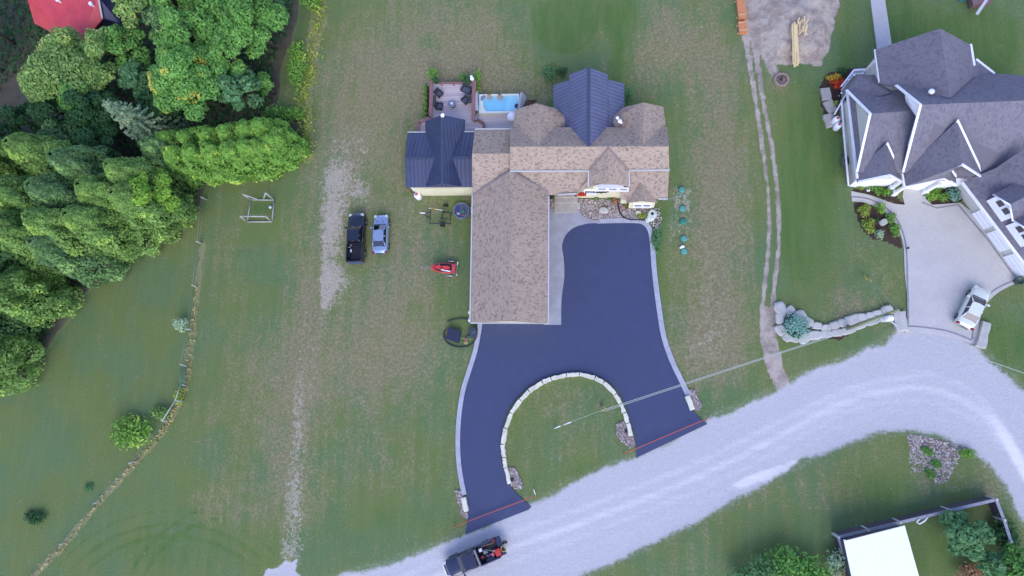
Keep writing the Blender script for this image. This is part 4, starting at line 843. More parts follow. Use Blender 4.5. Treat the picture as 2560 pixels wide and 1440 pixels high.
# swim spa
SW = .95
spa = thing('swim_spa', P(1245, 258), 'white swim spa filled with bright blue water, its covers folded up at both ends', 'swim spa')
out = [P(x, y, SW).to_2d() for x, y in ((1198, 236), (1298, 234), (1296, 282), (1197, 283))]
WSH = mat('white acrylic', '#dfe6ec', .25, .03, 2, coat=.5)
def ring_mesh(outer, inner, z0, z1, m, name, parent):
    k = len(outer); mb = MB(); vs = [(p[0], p[1], z1) for p in outer]+[(p[0], p[1], z1) for p in inner]+[(p[0], p[1], z0) for p in outer]+[(p[0], p[1], z0) for p in inner]
    fs = []
    for i in range(k):
        j = (i+1) % k; fs += [(i, j, k+j, k+i), (2*k+i, 2*k+j, j, i), (k+i, k+j, 3*k+j, 3*k+i)]
    return mb.mesh(vs, fs).build(name, m, parent)
def resamp(poly, n):
    poly = [Vector(p) for p in poly]; L = [0]
    for i in range(len(poly)): L.append(L[-1]+(poly[(i+1) % len(poly)]-poly[i]).length)
    o = []
    for k in range(n):
        s = L[-1]*k/n; i = max(j for j in range(len(poly)) if L[j] <= s); t_ = (s-L[i])/(L[i+1]-L[i]+1e-9); o.append(poly[i].lerp(poly[(i+1) % len(poly)], t_))
    return o
inn = [P(x, y, SW).to_2d() for x, y in ((1214, 239), (1294, 238), (1295, 275), (1258, 278), (1215, 278), (1208, 268), (1207, 250))]
o_, i_ = resamp(out, 48), resamp(inn, 48)
c0 = sum(o_, Vector((0, 0)))/48
o_.sort(key=lambda p: math.atan2(p.y-c0.y, p.x-c0.x)); i_.sort(key=lambda p: math.atan2(p.y-c0.y, p.x-c0.x))
ring_mesh(o_, i_, .0, SW, WSH, 'shell', spa)
mb = MB(); mb.prism([tuple(p) for p in i_], .2, .5); mb.build('basin_floor', mat('pool blue', '#7cd2ff', .5, .05, .8), spa)
mb = MB(); mb.prism([P(x, y, .6).to_2d() for x, y in ((1268, 240), (1295, 240), (1294, 277), (1262, 277), (1266, 268))], .2, .68); mb.build('bench', mat('pale pool blue', '#9fe0ff', .5, .08, 1), spa)
mb = MB(); mb.prism([P(x, y, SW).to_2d() for x, y in ((1202, 252), (1202, 242), (1210, 238), (1214, 240), (1206, 252))], SW-.1, SW+.04); mb.build('control_panel', mat('grey panel', '#7d87a8', .4, .1), spa)
wm, t, b = newmat('spa water'); b.inputs['Base Color'].default_value = (.45, .85, 1, 1); b.inputs['Alpha'].default_value = .3; b.inputs['IOR'].default_value = 1.33; b.inputs['Roughness'].default_value = .05
bp = N(t, 'ShaderNodeBump'); bp.inputs['Strength'].default_value = .3; bp.inputs['Distance'].default_value = .03; t.links.new(NOISE(t, N(t, 'ShaderNodeTexCoord').outputs['Object'], 5, 3), bp.inputs['Height']); t.links.new(bp.outputs[0], b.inputs['Normal'])
mb = MB(); mb.face([(p[0], p[1], SW-.12) for p in i_]); mb.build('water', wm, spa)
COVM = mat('spa cover vinyl', '#a3aac2', .6, .06, 2)
cv1 = MB(); cv1.slab([P(1186, 231, 1.5), P(1191, 232, 1.5), P(1197, 275, 1.5), P(1189, 276, 1.5)], .2); cv1.box(tuple(P(1194, 255, .9)), (.2, 2.1, 1.0))
cv1.build('cover', COVM, spa)
cv2 = MB(); A5, B5 = P(1301, 231, 1.9), P(1293, 275, 1.9); cv2.mesh([A5, B5, P(1298, 281, 1.0), P(1313, 242, 1.0), A5+Vector((.25, 0, 0)), B5+Vector((.25, 0, 0)), P(1303, 282, .9), P(1317, 243, .9)], [(0, 1, 2, 3), (7, 6, 5, 4), (0, 4, 5, 1), (3, 2, 6, 7), (1, 5, 6, 2), (0, 3, 7, 4)]); cv2.build('cover', COVM, spa)
# wicker chairs, sofa, fire table
WICK = mat('dark wicker', '#3b3d47', .7, .25, 12, bump=.5, bscale=60); CUSH = mat('grey cushion', '#555a72', .85, .1, 4)
def armchair(px, py, rz, label, wd=.78, dz=DZ, name='wicker_chair'):
    q = P(px, py, dz+.4); r = thing(name, (q.x, q.y, dz), label, 'armchair' if wd < 1 else 'loveseat', 'dark wicker seats on the deck', rz)
    m = MB(); m.box((0, .02, .2), (wd, .72, .26)); m.build('seat', WICK, r, local=True)
    m = MB(); m.box((0, .36, .48), (wd, .13, .62), tilt=Matrix.Rotation(-.18, 3, 'X')); m.build('backrest', WICK, r, local=True)
    for s in (-1, 1): m = MB(); m.box((s*(wd/2-.05), 0, .42), (.13, .76, .30)); m.build('armrest', WICK, r, local=True)
    k = 1 if wd < 1 else 2
    for j in range(k): m = MB(); m.box(((j-(k-1)/2)*(wd-.26)/k, -.04, .37), ((wd-.3)/k, .55, .1)); m.build('cushion', CUSH, r, local=True)
    for sx in (-1, 1):
        for sy in (-1, 1): m = MB(); m.box((sx*(wd/2-.06), sy*.3, .04), (.06, .06, .08)); m.build('leg', DKM, r, local=True)
    return r
armchair(1097, 233, math.radians(48), 'dark wicker armchair nearest the northwest corner of the deck')
armchair(1098, 265, math.radians(80), 'dark wicker armchair against the west rail, close to the metal roof')
armchair(1166, 224, math.radians(-28), 'wide dark wicker loveseat in the northeast corner of the deck', 1.25, name='wicker_loveseat')
armchair(1163, 250, math.radians(-48), 'dark wicker armchair turned diagonally beside the loveseat')
for (x, y, w_, l_, lab) in ((1087, 255, .28, 1.2, 'narrow dark bench against the west deck rail behind an armchair'), (1176, 250, .26, .9, 'narrow dark bench tucked against the east deck rail')):
    bn = thing('storage_bench', P(x, y, DZ), lab, 'bench'); m = MB(); q = P(x, y, DZ); m.box((q.x, q.y, DZ+.22), (w_, l_, .3)); m.build('box', WICK, bn); m = MB(); m.box((q.x, q.y, DZ+.4), (w_+.05, l_+.05, .05)); m.build('lid', CUSH, bn)
ft = thing('fire_table', P(1132, 265, DZ), 'round grey fire table in the middle of the deck', 'fire table'); q = P(1132, 264, DZ)
m = MB(); m.lathe((q.x, q.y, DZ), [(.33, 0), (.33, .42)], 24); m.build('base', WICK, ft); m = MB(); m.lathe((q.x, q.y, DZ), [(.46, .43), (.48, .5), (.46, .52)], 28); m.build('top', mat('slate top', '#7e869c', .4, .1, 4), ft)
m = MB(); m.lathe((q.x, q.y, DZ), [(.16, .52), (.16, .6), (.1, .66)], 16); m.build('burner', WHITE, ft)
def potplant(px, py, z, s, label, lm, cat='potted plant'):
    q = P(px, py, z); r = thing('potted_plant', (q.x, q.y, z), label, cat); m = MB(); m.lathe((q.x, q.y, z), [(.16*s, 0), (.22*s, .32*s), (.24*s, .34*s), (.2*s, .34*s)], 14); m.build('pot', mat('clay pot', '#4b4a55', .8, .15), r)
    leaves('foliage', r, (q.x, q.y, z+.4*s), (.34*s, .34*s, .35*s), 160, .14*s, lm); return r
# ---------------------------------------------------------------- plants on the deck
potplant(1092, 207, DZ+.5, 1.1, 'potted green plant at the northwest corner post of the deck', LM['dark'])
potplant(1172, 206, DZ+.5, 1.1, 'potted green plant at the northeast corner post of the deck', LM['dark'])
# people in the spa
SKIN = mat('skin', '#c88f76', .5, .06, 6); HAIR = mat('dark hair', '#2c2220', .6, .2, 20); HAIRB = mat('fair hair', '#7a5a3c', .6, .2, 20)
def person(px, py, rz, label, hair):
    q = P(px, py, .45); T = thing('person', (q.x, q.y, .45), label, 'person', None, rz)
    V, E, Rd = [], [], []
    def chain(p, pts):
        for x, y, z, r in pts:
            V.append((x, y, z)); Rd.append(r); E.append((p, len(V)-1)); p = len(V)-1
        return p
    V.append((0, 0, .1)); Rd.append(.14)                                        # pelvis
    ch = chain(0, [(0, .02, .28, .15), (0, .03, .44, .185)]); nk = chain(ch, [(0, .02, .57, .065), (0, -.01, .63, .06)])
    hd = chain(nk, [(0, -.03, .72, .088), (0, -.02, .80, .085)])
    for s in (-1, 1):
        el = chain(ch, [(s*.18, .03, .50, .085), (s*.25, -.08, .44, .062), (s*.27, -.16, .42, .05)]); wr = chain(el, [(s*.28, -.32, .46, .03)])
        pm = chain(wr, [(s*.27, -.40, .465, .034)])
        for k, dx in enumerate((-.03, -.01, .012, .032)): chain(pm, [(s*.27+dx, -.45, .465, .010), (s*.27+dx*1.3, -.485-.006*(k in (1, 2)), .455, .009), (s*.27+dx*1.4, -.505-.006*(k in (1, 2)), .44, .008)])
        chain(wr, [(s*.225, -.38, .46, .012), (s*.215, -.41, .455, .009)])
        kn = chain(0, [(s*.1, -.05, .1, .10), (s*.14, -.42, .12, .07)]); chain(kn, [(s*.14, -.46, -.08, .055), (s*.14, -.46, -.1, .04), (s*.14, -.6, -.12, .035)])
    me = bpy.data.meshes.new('body'); me.from_pydata(V, E, []); o = bpy.data.objects.new('body', me); COL.objects.link(o); o.parent = T; me.materials.append(SKIN)
    sk = o.modifiers.new('skin', 'SKIN'); o.modifiers.new('sub', 'SUBSURF').levels = 2; o.modifiers['sub'].render_levels = 2
    for i, sv in enumerate(me.skin_vertices[0].data): sv.radius = (Rd[i], Rd[i]*(.8 if Rd[i] > .12 else 1)); sv.use_root = (i == 0)
    m = MB(); m.lathe((0, -.008, .765), [(.02, -.02), (.098, 0), (.104, .04), (.09, .08), (.05, .108), (.01, .118)], 16); m.lathe((0, .05, .72), [(.03, -.08), (.075, -.03), (.08, .05)], 12); m.build('hair', hair, T, local=True)
    m = MB(); m.tube([(0, -.105, .755), (0, -.135, .725), (0, -.11, .715)], [.01, .016, .012], 6); m.build('nose', SKIN, T, local=True)
    for s in (-1, 1):
        m = MB(); m.lathe((s*.034, -.108, .765), [(.004, -.01), (.011, 0), (.004, .01)], 8); m.build('eye', DKM, T, local=True)
        m = MB(); m.lathe((s*.093, -.02, .755), [(.01, -.03), (.018, 0), (.01, .03)], 8); m.build('ear', SKIN, T, local=True)
    m = MB(); m.tube([(-.026, -.112, .69), (0, -.118, .688), (.026, -.112, .69)], .006, 6); m.build('mouth', mat('lips', '#a65a52', .5, .05), T, local=True)
person(1225, 243, 0, 'person sitting in the spa near its west end, bare shoulders above the water', HAIRB)
person(1251, 244, .15, 'person sitting in the middle of the spa, dark haired with bare pink shoulders', HAIR)
# ---------------------------------------------------------------- TREES
gC = 'tall cedars along the west lot'
ced = [(-40, 480, 12, 3.2), (60, 470, 12.5, 3.2), (150, 455, 12, 3.0), (255, 450, 12, 3.0), (345, 475, 11.5, 2.9), (20, 560, 12, 3.2), (120, 555, 12.5, 3.2), (215, 545, 12, 3.0), (305, 540, 12, 3.0), (392, 535, 11, 2.9), (452, 545, 10, 2.9),
       (30, 645, 12, 3.2), (130, 640, 12.5, 3.2), (215, 625, 12, 3.0), (300, 608, 12, 3.0), (365, 598, 11, 2.8), (285, 655, 10.5, 2.9), (10, 740, 12, 3.2), (85, 725, 11.5, 3.0), (160, 750, 10.5, 3.0), (60, 800, 12, 3.2), (20, 870, 12, 3.2), (72, 905, 10.5, 3.2), (450, 490, 10.5, 2.6), (490, 420, 8, 2.2)]
word = ['far west', 'second', 'third', 'fourth', 'fifth']
labs = ['cedar at the left edge of the picture, topmost of the dense block', 'dark dense cedar below the leaf litter clearing at the left', 'dense cedar left of the grey blue spruce, back row', 'dense cedar straight below the grey blue spruce', 'dense cedar tucked between the spruce and the lime green tree',
        'cedar at the left edge, second from the top of the block', 'rounded cedar deep inside the block, second row left', 'cedar deep inside the block, left of the lime green tree by two crowns', 'cedar immediately left of the lime green tree', 'cedar just below the lime green tree', 'easternmost dense cedar, its crown edge touching the wooden fence line',
        'cedar at the left edge half way down the block', 'cedar in the third row next to the left edge cedar', 'cedar in the middle of the third row', 'cedar in the third row with lit flank facing the lawn', 'narrow cedar on the lawn side between two rounder ones', 'cedar whose crown bulges lowest over the lawn mid block', 'cedar at the left edge above the lower dark gap', 'cedar in the lower row left of the lawn notch', 'rounded cedar jutting over the lawn at the lower middle of the block',
        'cedar at the lower left behind the last rounded crown', 'cedar at the left edge in the bottom row', 'lowest big rounded cedar of the block, at the lower left lawn edge', 'small cedar right of the lime green tree by the fence end', 'small dark cedar between the block and the bright clipped row']
for i, (x, y, h, r) in enumerate(ced): cedar(x, y, h, r*1.08, LM['cedar'] if i % 4 else LM['cedar2'], labs[i], gC, 100+i)
gH = 'bright cedars of the clipped row'
hl = ['westernmost bright green cedar of the clipped row', 'second bright cedar from the west end of the clipped row', 'third bright cedar from the west end of the clipped row', 'middle bright cedar of the clipped row', 'third bright cedar from the east end of the clipped row', 'second bright cedar from the east end of the clipped row', 'easternmost bright cedar of the clipped row, nearest the driveway lawn']
for i, (x, y) in enumerate(((525, 432), (562, 428), (600, 424), (640, 420), (678, 414), (712, 404), (742, 388))): cedar(x, y, 7.2-.25*i, 2.15, LM['hedge'], hl[i], gH, 200+i, .5, size=.22)
for i, (x, y) in enumerate(((500, 398), (545, 392), (590, 386), (635, 378), (680, 370), (715, 362))): cedar(x, y, 7.0-.2*i, 2.0, LM['hedge'], ['back row bright cedar behind the %s of the clipped row' % s for s in ('west end', 'second cedar', 'third cedar', 'middle', 'fifth cedar', 'east end')][i], gH, 220+i, .5, size=.22)
gT = 'garden trees at the upper left'
broadleaf(272, 250, 11.5, 5.6, LM['pale'], 'wide loose yellow green tree below the red roof', gT, 1, 15, .26, 1.15)
broadleaf(368, 190, 10, 3.2, LM['pale'], 'yellow green tree right of the red roof', gT, 2, 8, .26)
broadleaf(560, 265, 11, 4.7, LM['gold'], 'rounded green tree with yellow patches in the middle of the grove', gT, 3, 13, .25, 1.3)
broadleaf(560, 165, 11, 4.2, LM['decid'], 'green broadleaf tree above the yellow patched one', gT, 4, 11, .25, 1.2)
broadleaf(690, 120, 10, 4.6, LM['decid'], 'bright green broadleaf tree beside the dirt strip at top', gT, 5, 13, .25, 1.3)
broadleaf(720, 30, 9, 3.2, LM['apple'], 'green tree at the top edge next to the dirt strip', gT, 6, 9, .25, 1.1)
broadleaf(600, 60, 11, 4.0, LM['decid'], 'green tree at the top edge, left of the dirt strip trees', gT, 7, 10, .25, 1.1)
broadleaf(445, 110, 12, 2.3, LM['pale'], 'slim pale yellow tree at the top between two groves', gT, 8, 7, .3, 1.2, lean=(-.5, .5))
broadleaf(500, 130, 9, 3.2, LM['cedar2'], 'dark green tree behind the slim pale yellow tree', gT, 9, 8, .25, 1.1)
broadleaf(650, 275, 7.5, 3.0, LM['apple'], 'blue green tree at the east edge of the grove above the bright cedar row', gT, 10, 9, .3, 1.2)
broadleaf(330, 330, 9.5, 3.6, LM['dark'], 'dark green tree left of the grey blue spruce', gT, 11, 10, .25, 1.1)
broadleaf(235, 320, 9, 3.4, LM['dark'], 'dark green tree beside the leaf litter clearing', gT, 12, 9, .26, 1.)
broadleaf(40, 110, 10, 3.8, LM['dark'], 'dark tree at the top left corner', gT, 13, 10, .26, 1.)
broadleaf(10, 180, 7, 2.6, LM['dark'], 'dark tree at the left edge beside the clearing', gT, 14, 8, .26, .9)
broadleaf(60, 395, 8, 3.4, LM['dark'], 'dark tree at the left edge below the clearing', gT, 15, 9, .26, 1.)
broadleaf(400, 15, 9, 3.6, LM['dark'], 'dark tree at the top edge right of the red roofed house', gT, 16, 8, .26, 1.)
broadleaf(500, 0, 9, 3.4, LM['dark'], 'dark tree at the top edge in the middle of the grove', gT, 17, 8, .26, 1.)
broadleaf(455, 300, 6, 2.6, LM['dark'], 'low dark tree between the spruce and the yellow patched tree', gT, 18, 7, .34, 1.)
broadleaf(478, 528, 10.6, 3.1, LM['lime'], 'small bright lime green tree among the dark cedars', gT, 19, 9, .25, 1.4)
broadleaf(690, 235, 4.5, 1.4, LM['decid'], 'small bright green tree leaning over the dirt strip', gT, 20, 6, .3, 1.2)
for k_, (x, y, h, r, lm, s) in enumerate(((395, 175, 9, 3.0, 'decid', 'mid green tree filling the gap right of the wide yellow green tree'), (420, 245, 8, 2.6, 'apple', 'shaded green tree above the grey blue spruce'), (300, 300, 10, 3.0, 'decid', 'green tree below the wide yellow green tree'), (330, 400, 9, 2.8, 'dark', 'dark tree between the spruce foot and the cedar block'),
        (250, 395, 9, 2.8, 'cedar2', 'dark green tree on the upper edge of the cedar block'), (640, 190, 10, 3.2, 'decid', 'bright green tree right of the yellow patched one'), (530, 80, 11, 3.0, 'gold', 'olive tinted tree near the top of the grove'), (120, 330, 6, 2.4, 'dark', 'low dark tree below the clearing, left'))):
    broadleaf(x, y, h, r, LM[lm], s, gT, 50+k_, 9, .26, 1.15)
spruce(438, 356, 11.5, 3.6, LM['blue'], 'grey blue spruce with its tip pointing up and left', 41)
shrub(755, 190, (1.2, 2.2, 1.2), .1, LM['hedge'], 'bright green bushes on the verge of the dirt strip'); shrub(700, 290, (1.4, 1., 1.2), .1, LM['decid'], 'green bush at the foot of the dirt strip'); shrub(745, 292, (1.4, .9, 1.), .1, LM['hedge'], 'bright bush beside the tall weeds above the cedar row')
shrub(790, 10, (1.5, 1.3, 1.4), .1, LM['hedge'], 'bright green bush at the top edge beside the weed strip', .2); shrub(752, 140, (1., 1.3, 1.), .1, LM['hedge'], 'bright green bush half way along the weed strip')
rng_ = np.random.default_rng(77); C_ = []
X_ = rng_.uniform(-60, 760, 30000); Y_ = rng_.uniform(-40, 960, 30000); ok_ = (poly_sd([(-60, -60), (740, -60), (735, 60), (690, 160), (680, 290), (500, 420), (480, 540), (360, 600), (180, 740), (105, 880), (-60, 950)], X_, Y_) > 4) & (np.hypot((X_-85)/85, (Y_-255)/75) > 1) & (np.hypot((X_-375)/30, (Y_-240)/45) > 1)
for a_, b_2 in zip(X_[ok_][:15000], Y_[ok_][:15000]): q_ = P(a_, b_2); C_.append((q_.x, q_.y, .15+1.1*rng_.random()**2))
C_ = np.array(C_); mesh_quads('undergrowth', leaf_quads(C_, np.tile([0., 0, 1.], (len(C_), 1)), .34*(.6+.8*rng_.random(len(C_))), 1.6, rng_), LM['dark'], loc=(C_[0][0], C_[0][1], 0), tags=('dark low undergrowth covering the ground beneath the grove', 'undergrowth', None, 'stuff'))
# bushes on the west lawn
shrub(463, 813, (.85, .7, .9), .15, LM['grey'], 'round silvery green bush beside the wooden fence', .13)
T_ = shrub(340, 1078, (2.4, 1.6, 1.0), .1, LM['hedge'], 'large bright green shrub on the lawn left of the fence', .24, k=9)
shrub(412, 1032, (1.3, .6, .7), .1, LM['pale'], 'small pale green bush at the bend of the fence', .15); shrub(457, 990, (.5, .9, .7), .1, LM['flower'], 'small yellow green bush in the corner of the broken fence', .14)
shrub(97, 1292, (1.4, .7, .4), .05, LM['dark'], 'low dark reddish shrub on the lower left lawn', .16); shrub(226, 1218, (.55, .4, .2), .02, LM['apple'], 'tiny dark green shrub on the lower left lawn', .12)
shrub(1088, 195, (.7, .7, 1.1), .1, LM['hedge'], 'conical green shrub outside the northwest deck corner', .12); shrub(1165, 200, (.6, .5, .6), .1, LM['decid'], 'green shrub outside the north deck rail', .12); shrub(1196, 213, (.5, 1.5, .8), .05, LM['hedge'], 'green shrub between the deck and the spa', .12)
for i in range(7): shrub(1065, 222+i*12, (.34, .3, .35), .05, LM['pale'], ['leafy hosta clump along the west deck side, %s' % s for s in ('northernmost', 'second from the north', 'third from the north', 'middle one', 'third from the south', 'second from the south', 'southernmost')][i], .12, k=3, name='hosta', cat='plant', group='hostas along the deck')
shrub(1378, 190, (.9, .9, .6), .1, LM['apple'], 'dark green shrub left of the blue metal roof', .15); shrub(1407, 186, (.6, .6, .6), .1, LM['dark'], 'small dark shrub close to the blue metal roof corner', .13); shrub(1390, 262, (.5, .9, .6), .1, LM['decid'], 'green shrub against the left side of the blue metal roof', .13); shrub(1572, 250, (.5, 1.2, .5), .1, LM['apple'], 'dark shrub against the right side of the blue metal roof', .13)
# bottom right yard
broadleaf(2378, 1322, 4, 2.2, LM['apple'], 'green fruit tree in the fenced yard', 'trees near the shed', 30, 12, .28, 1.3)
broadleaf(2448, 1392, 3, 1.2, LM['apple'], 'small green tree below the fruit tree in the fenced yard', 'trees near the shed', 31, 7, .26)
broadleaf(2512, 1408, 3.5, 2.0, LM['decid'], 'green tree at the lower right corner beside the fence end', 'trees near the shed', 32, 9, .28, 1.2)
for i, (x, y, r, lm) in enumerate(((1905, 1425, 1.8, 'apple'), (1960, 1405, 1.9, 'decid'), (2020, 1425, 1.8, 'decid'), (1850, 1440, 1.2, 'apple'))): shrub(x, y, (r, r*.8, 1.6), .1, LM[lm], ('dense green bush at the bottom edge, %s of the group' % ('second from the left', 'tallest', 'rightmost', 'leftmost')[i]), .22, k=7)
shrub(2085, 1405, (.9, 1.3, 1.2), .1, LM['grey'], 'grey green bush against the west side of the white roofed shed', .18); shrub(2425, 1432, (1.2, 1., 1.2), .05, LM['brown'], 'dead brown bush in the fenced yard', .16, k=5); shrub(2415, 1132, (.7, .4, .4), .02, LM['hedge'], 'bright green weeds at the corner of the rock bed', .12)
shrub(2500, 1330, (1.0, 1.6, 1.0), .1, LM['dark'], 'dark shrub along the east fence inside the yard', .18, k=6)
for i, (x, y) in enumerate(((2318, 1126), (2340, 1158), (2325, 1182))): shrub(x, y, (.55, .4, .2), .0, LM['decid'], 'low weeds growing in the %s of the rock bed' % ('top', 'middle', 'bottom')[i], .1, k=3, name='weed', cat='weed')
# neighbour's beds
for i, (x, y, rx, ry, lm, s) in enumerate(((2083, 199, .75, .45, 'orangef', 'oblong bush with orange flowers in the dark bed by the porch'), (2092, 212, .75, .5, 'redf', 'oblong bush with red flowers in the dark bed by the porch'), (2104, 182, .5, .4, 'dark', 'small dark green plant at the north end of the porch bed'), (2086, 262, .25, .25, 'flower', 'tiny yellow green plant at the south end of the porch bed'),
        (2158, 530, .62, .62, 'flower', 'yellow green clump at the top left of the court bed'), (2198, 523, .5, .5, 'lime', 'bright green mound at the top right of the court bed'), (2224, 547, .5, .5, 'hedge', 'bright green mound beside the pale triangular rock'), (2169, 567, .65, .65, 'flower', 'yellow green clump at the lower left of the court bed'), (2234, 577, .55, .6, 'hedge', 'green mound at the lower right of the court bed'), (2196, 588, .45, .45, 'grey', 'grey green thin plant at the bottom of the court bed'), (2188, 550, .22, .22, 'dark', 'tiny dark plant left of the triangular rock'),
        (2175, 468, .9, .35, 'pale', 'pale green climbing shrub against the neighbour front wall'), (2192, 480, .6, .4, 'hedge', 'green shrub in the bed left of the porch columns'), (2212, 484, .6, .35, 'hedge', 'green shrub just left of the front porch column'), (2332, 478, .75, .7, 'hedge', 'bright green shrub in the oval bed, upper left'), (2325, 492, .7, .45, 'lime', 'bright lime shrub in the oval bed, lower left'), (2353, 495, .7, .4, 'hedge', 'bright green shrub in the oval bed, lower middle'), (2380, 488, .75, .6, 'teal', 'blue green juniper at the right of the oval bed'), (2372, 470, .5, .4, 'dark', 'dark shrub at the back of the oval bed'), (2148, 473, .3, .2, 'flower', 'small yellow plant at the west end of the front bed'))):
    shrub(x, y, (rx, ry, .45), .02, LM[lm], s, .11, k=4)
shrub(1985, 817, (1.15, 1.1, 1.0), .05, LM['teal'], 'round blue green juniper inside the curved stone bed', .13, n=1500, k=7)
shrub(1992, 845, (.8, .3, .25), .02, LM['hedge'], 'low green plants below the blue juniper', .1, k=3); shrub(2124, 820, (.3, .25, .25), .02, LM['hedge'], 'small green plant between the stones at the foot of the utility pole', .1, k=3)
shrub(1492, 497, (.28, .18, .3), .02, LM['decid'], 'tiny green plant at the foot of the cream wall', .09, k=3); shrub(1537, 505, (.42, .35, .4), .02, LM['brown'], 'rust coloured plant by the black edging', .1, k=3); shrub(1526, 498, (.3, .2, .25), .02, LM['decid'], 'small green plant beside the rust coloured plant', .09, k=3)
shrub(1605, 542, (.6, .3, .3), .02, LM['flower'], 'olive green plant at the end of the pebble bed', .1, k=4)
shrub(1642, 600, (.5, 1.2, .2), .02, LM['apple'], 'dark green ground shrub beside the kerb', .14, k=5)
for nm_, pp, n_, s_, lm, h_, lb in (('tall_grass', FENCE[3:], 650, .17, 'dry', .25, 'dry yellowish grass left unmown along the wooden fence'), ('weed_strip', [(800, -30), (795, 60), (775, 170), (760, 250), (764, 330), (766, 390)], 900, .2, 'flower', .4, 'strip of tall weeds along the edge of the lot')):
    tufts(nm_, pp, n_, s_, LM[lm], h_, lb, 'tall grass', 7 if nm_ == 'tall_grass' else 22)

# ---------------------------------------------------------------- VEHICLES (local axes: x forward)
def paint(name, c, metal=.3, rough=.28): return mat(name, c, rough, .04, .6, metal, 0, 1.)
BLK = glassy('black paint', '#14161f', .18); TYRE = mat('tyre', '#1b1b1e', .85, .1); RIM = mat('alloy', '#8b8e96', .35, .08, 4, .7); CARG = glassy('car glass', '#11161c', .05)
TAIL = mat('tail lamp', '#8f1520', .25, .05); HEAD = mat('head lamp', '#c8ccd4', .15, .04); PLAST = mat('black plastic', '#1c1d21', .6, .1)
def loft(secs, m, name, par):
    mb = MB(); k = 0; vs = []
    for x, w_, zt, zb in secs:
        ring = [(-w_*.97, zb), (-w_, (zb+zt)/2), (-w_*.99, zt-.16), (-w_*.93, zt-.05), (-w_*.7, zt), (-w_*.35, zt+.02), (0, zt+.03), (w_*.35, zt+.02), (w_*.7, zt), (w_*.93, zt-.05), (w_*.99, zt-.16), (w_, (zb+zt)/2), (w_*.97, zb)]
        k = len(ring); vs += [(x, y, z) for y, z in ring]
    fs = [(i*k+j, i*k+(j+1) % k, (i+1)*k+(j+1) % k, (i+1)*k+j) for i in range(len(secs)-1) for j in range(k)]
    fs += [tuple(range(k)), tuple(range(len(vs)-1, len(vs)-k-1, -1))]
    mb.mesh(vs, fs, True); return mb.build(name, m, par, local=True)
def cabin(par, pm, xr, xf, rr, rf_, w0, w1, z0, z1):
    b0 = [(xr, -w0), (xf, -w0*.97), (xf+.06, 0), (xf, w0*.97), (xr, w0)]; t0 = [(rr, -w1), (rf_, -w1), (rf_+.05, 0), (rf_, w1), (rr, w1)]
    mb = MB(); vs = [(x, y, z0) for x, y in b0]+[(x, y, z1) for x, y in t0]; mb.mesh(vs, [(0, 1, 6, 5), (1, 2, 7, 6), (2, 3, 8, 7), (3, 4, 9, 8), (4, 0, 5, 9), (5, 6, 7, 8, 9)]); mb.build('glass', CARG, par, local=True)
    mb = MB(); rp = [(rr-.05, -w1*.92), (rr+.02, -w1-.02), (rf_-.1, -w1-.02), (rf_+.02, -w1*.9), (rf_+.08, 0), (rf_+.02, w1*.9), (rf_-.1, w1+.02), (rr+.02, w1+.02), (rr-.05, w1*.92)]
    n = len(rp); vs = [(x, y, z1-.03) for x, y in rp]+[(x*.98, y*.96, z1+.035) for x, y in rp]; mb.mesh(vs, [tuple(range(n, 2*n))]+[(i, (i+1) % n, n+(i+1) % n, n+i) for i in range(n)]); mb.build('roof', pm, par, local=True)
    for s in (-1, 1):
        for a, b_ in (((xr, s*w0, z0), (rr, s*w1, z1)), ((xf, s*w0*.97, z0), (rf_, s*w1, z1)), (((xr+xf)/2-.1, s*(w0+.01), z0), ((rr+rf_)/2-.05, s*(w1+.01), z1))): mb = MB(); mb.tube([a, b_], .055, 5); mb.build('pillar', pm, par, local=True)
def wheels(par, xs, w_, r=.34):
    for x in xs:
        for s in (-1, 1):
            m = MB(); m.lathe((x, s*(w_-.11), r), [(r*.7, -.11), (r, -.09), (r, .09), (r*.7, .11)], 20, 'y'); t_ = m.build('wheel', TYRE, par, local=True)
            m = MB(); m.lathe((x, s*(w_-.11), r), [(r*.62, -.115), (r*.2, -.13), (r*.2, .13), (r*.62, .115)], 14, 'y'); m.build('rim', RIM, t_, local=True)
def smalls(par, pm, L, w_, zh, zt, mx, mz):
    for s in (-1, 1):
        m = MB(); m.box((L/2-.22, s*w_*.72, zh), (.34, .3, .14), s*-.35); m.build('headlight', HEAD, par, local=True)
        m = MB(); m.box((-L/2+.12, s*w_*.78, zt), (.2, .32, .16), s*.3); m.build('tail_light', TAIL, par, local=True)
        m = MB(); m.box((mx, s*(w_+.1), mz), (.16, .26, .15), s*.2); m.build('mirror', pm, par, local=True)
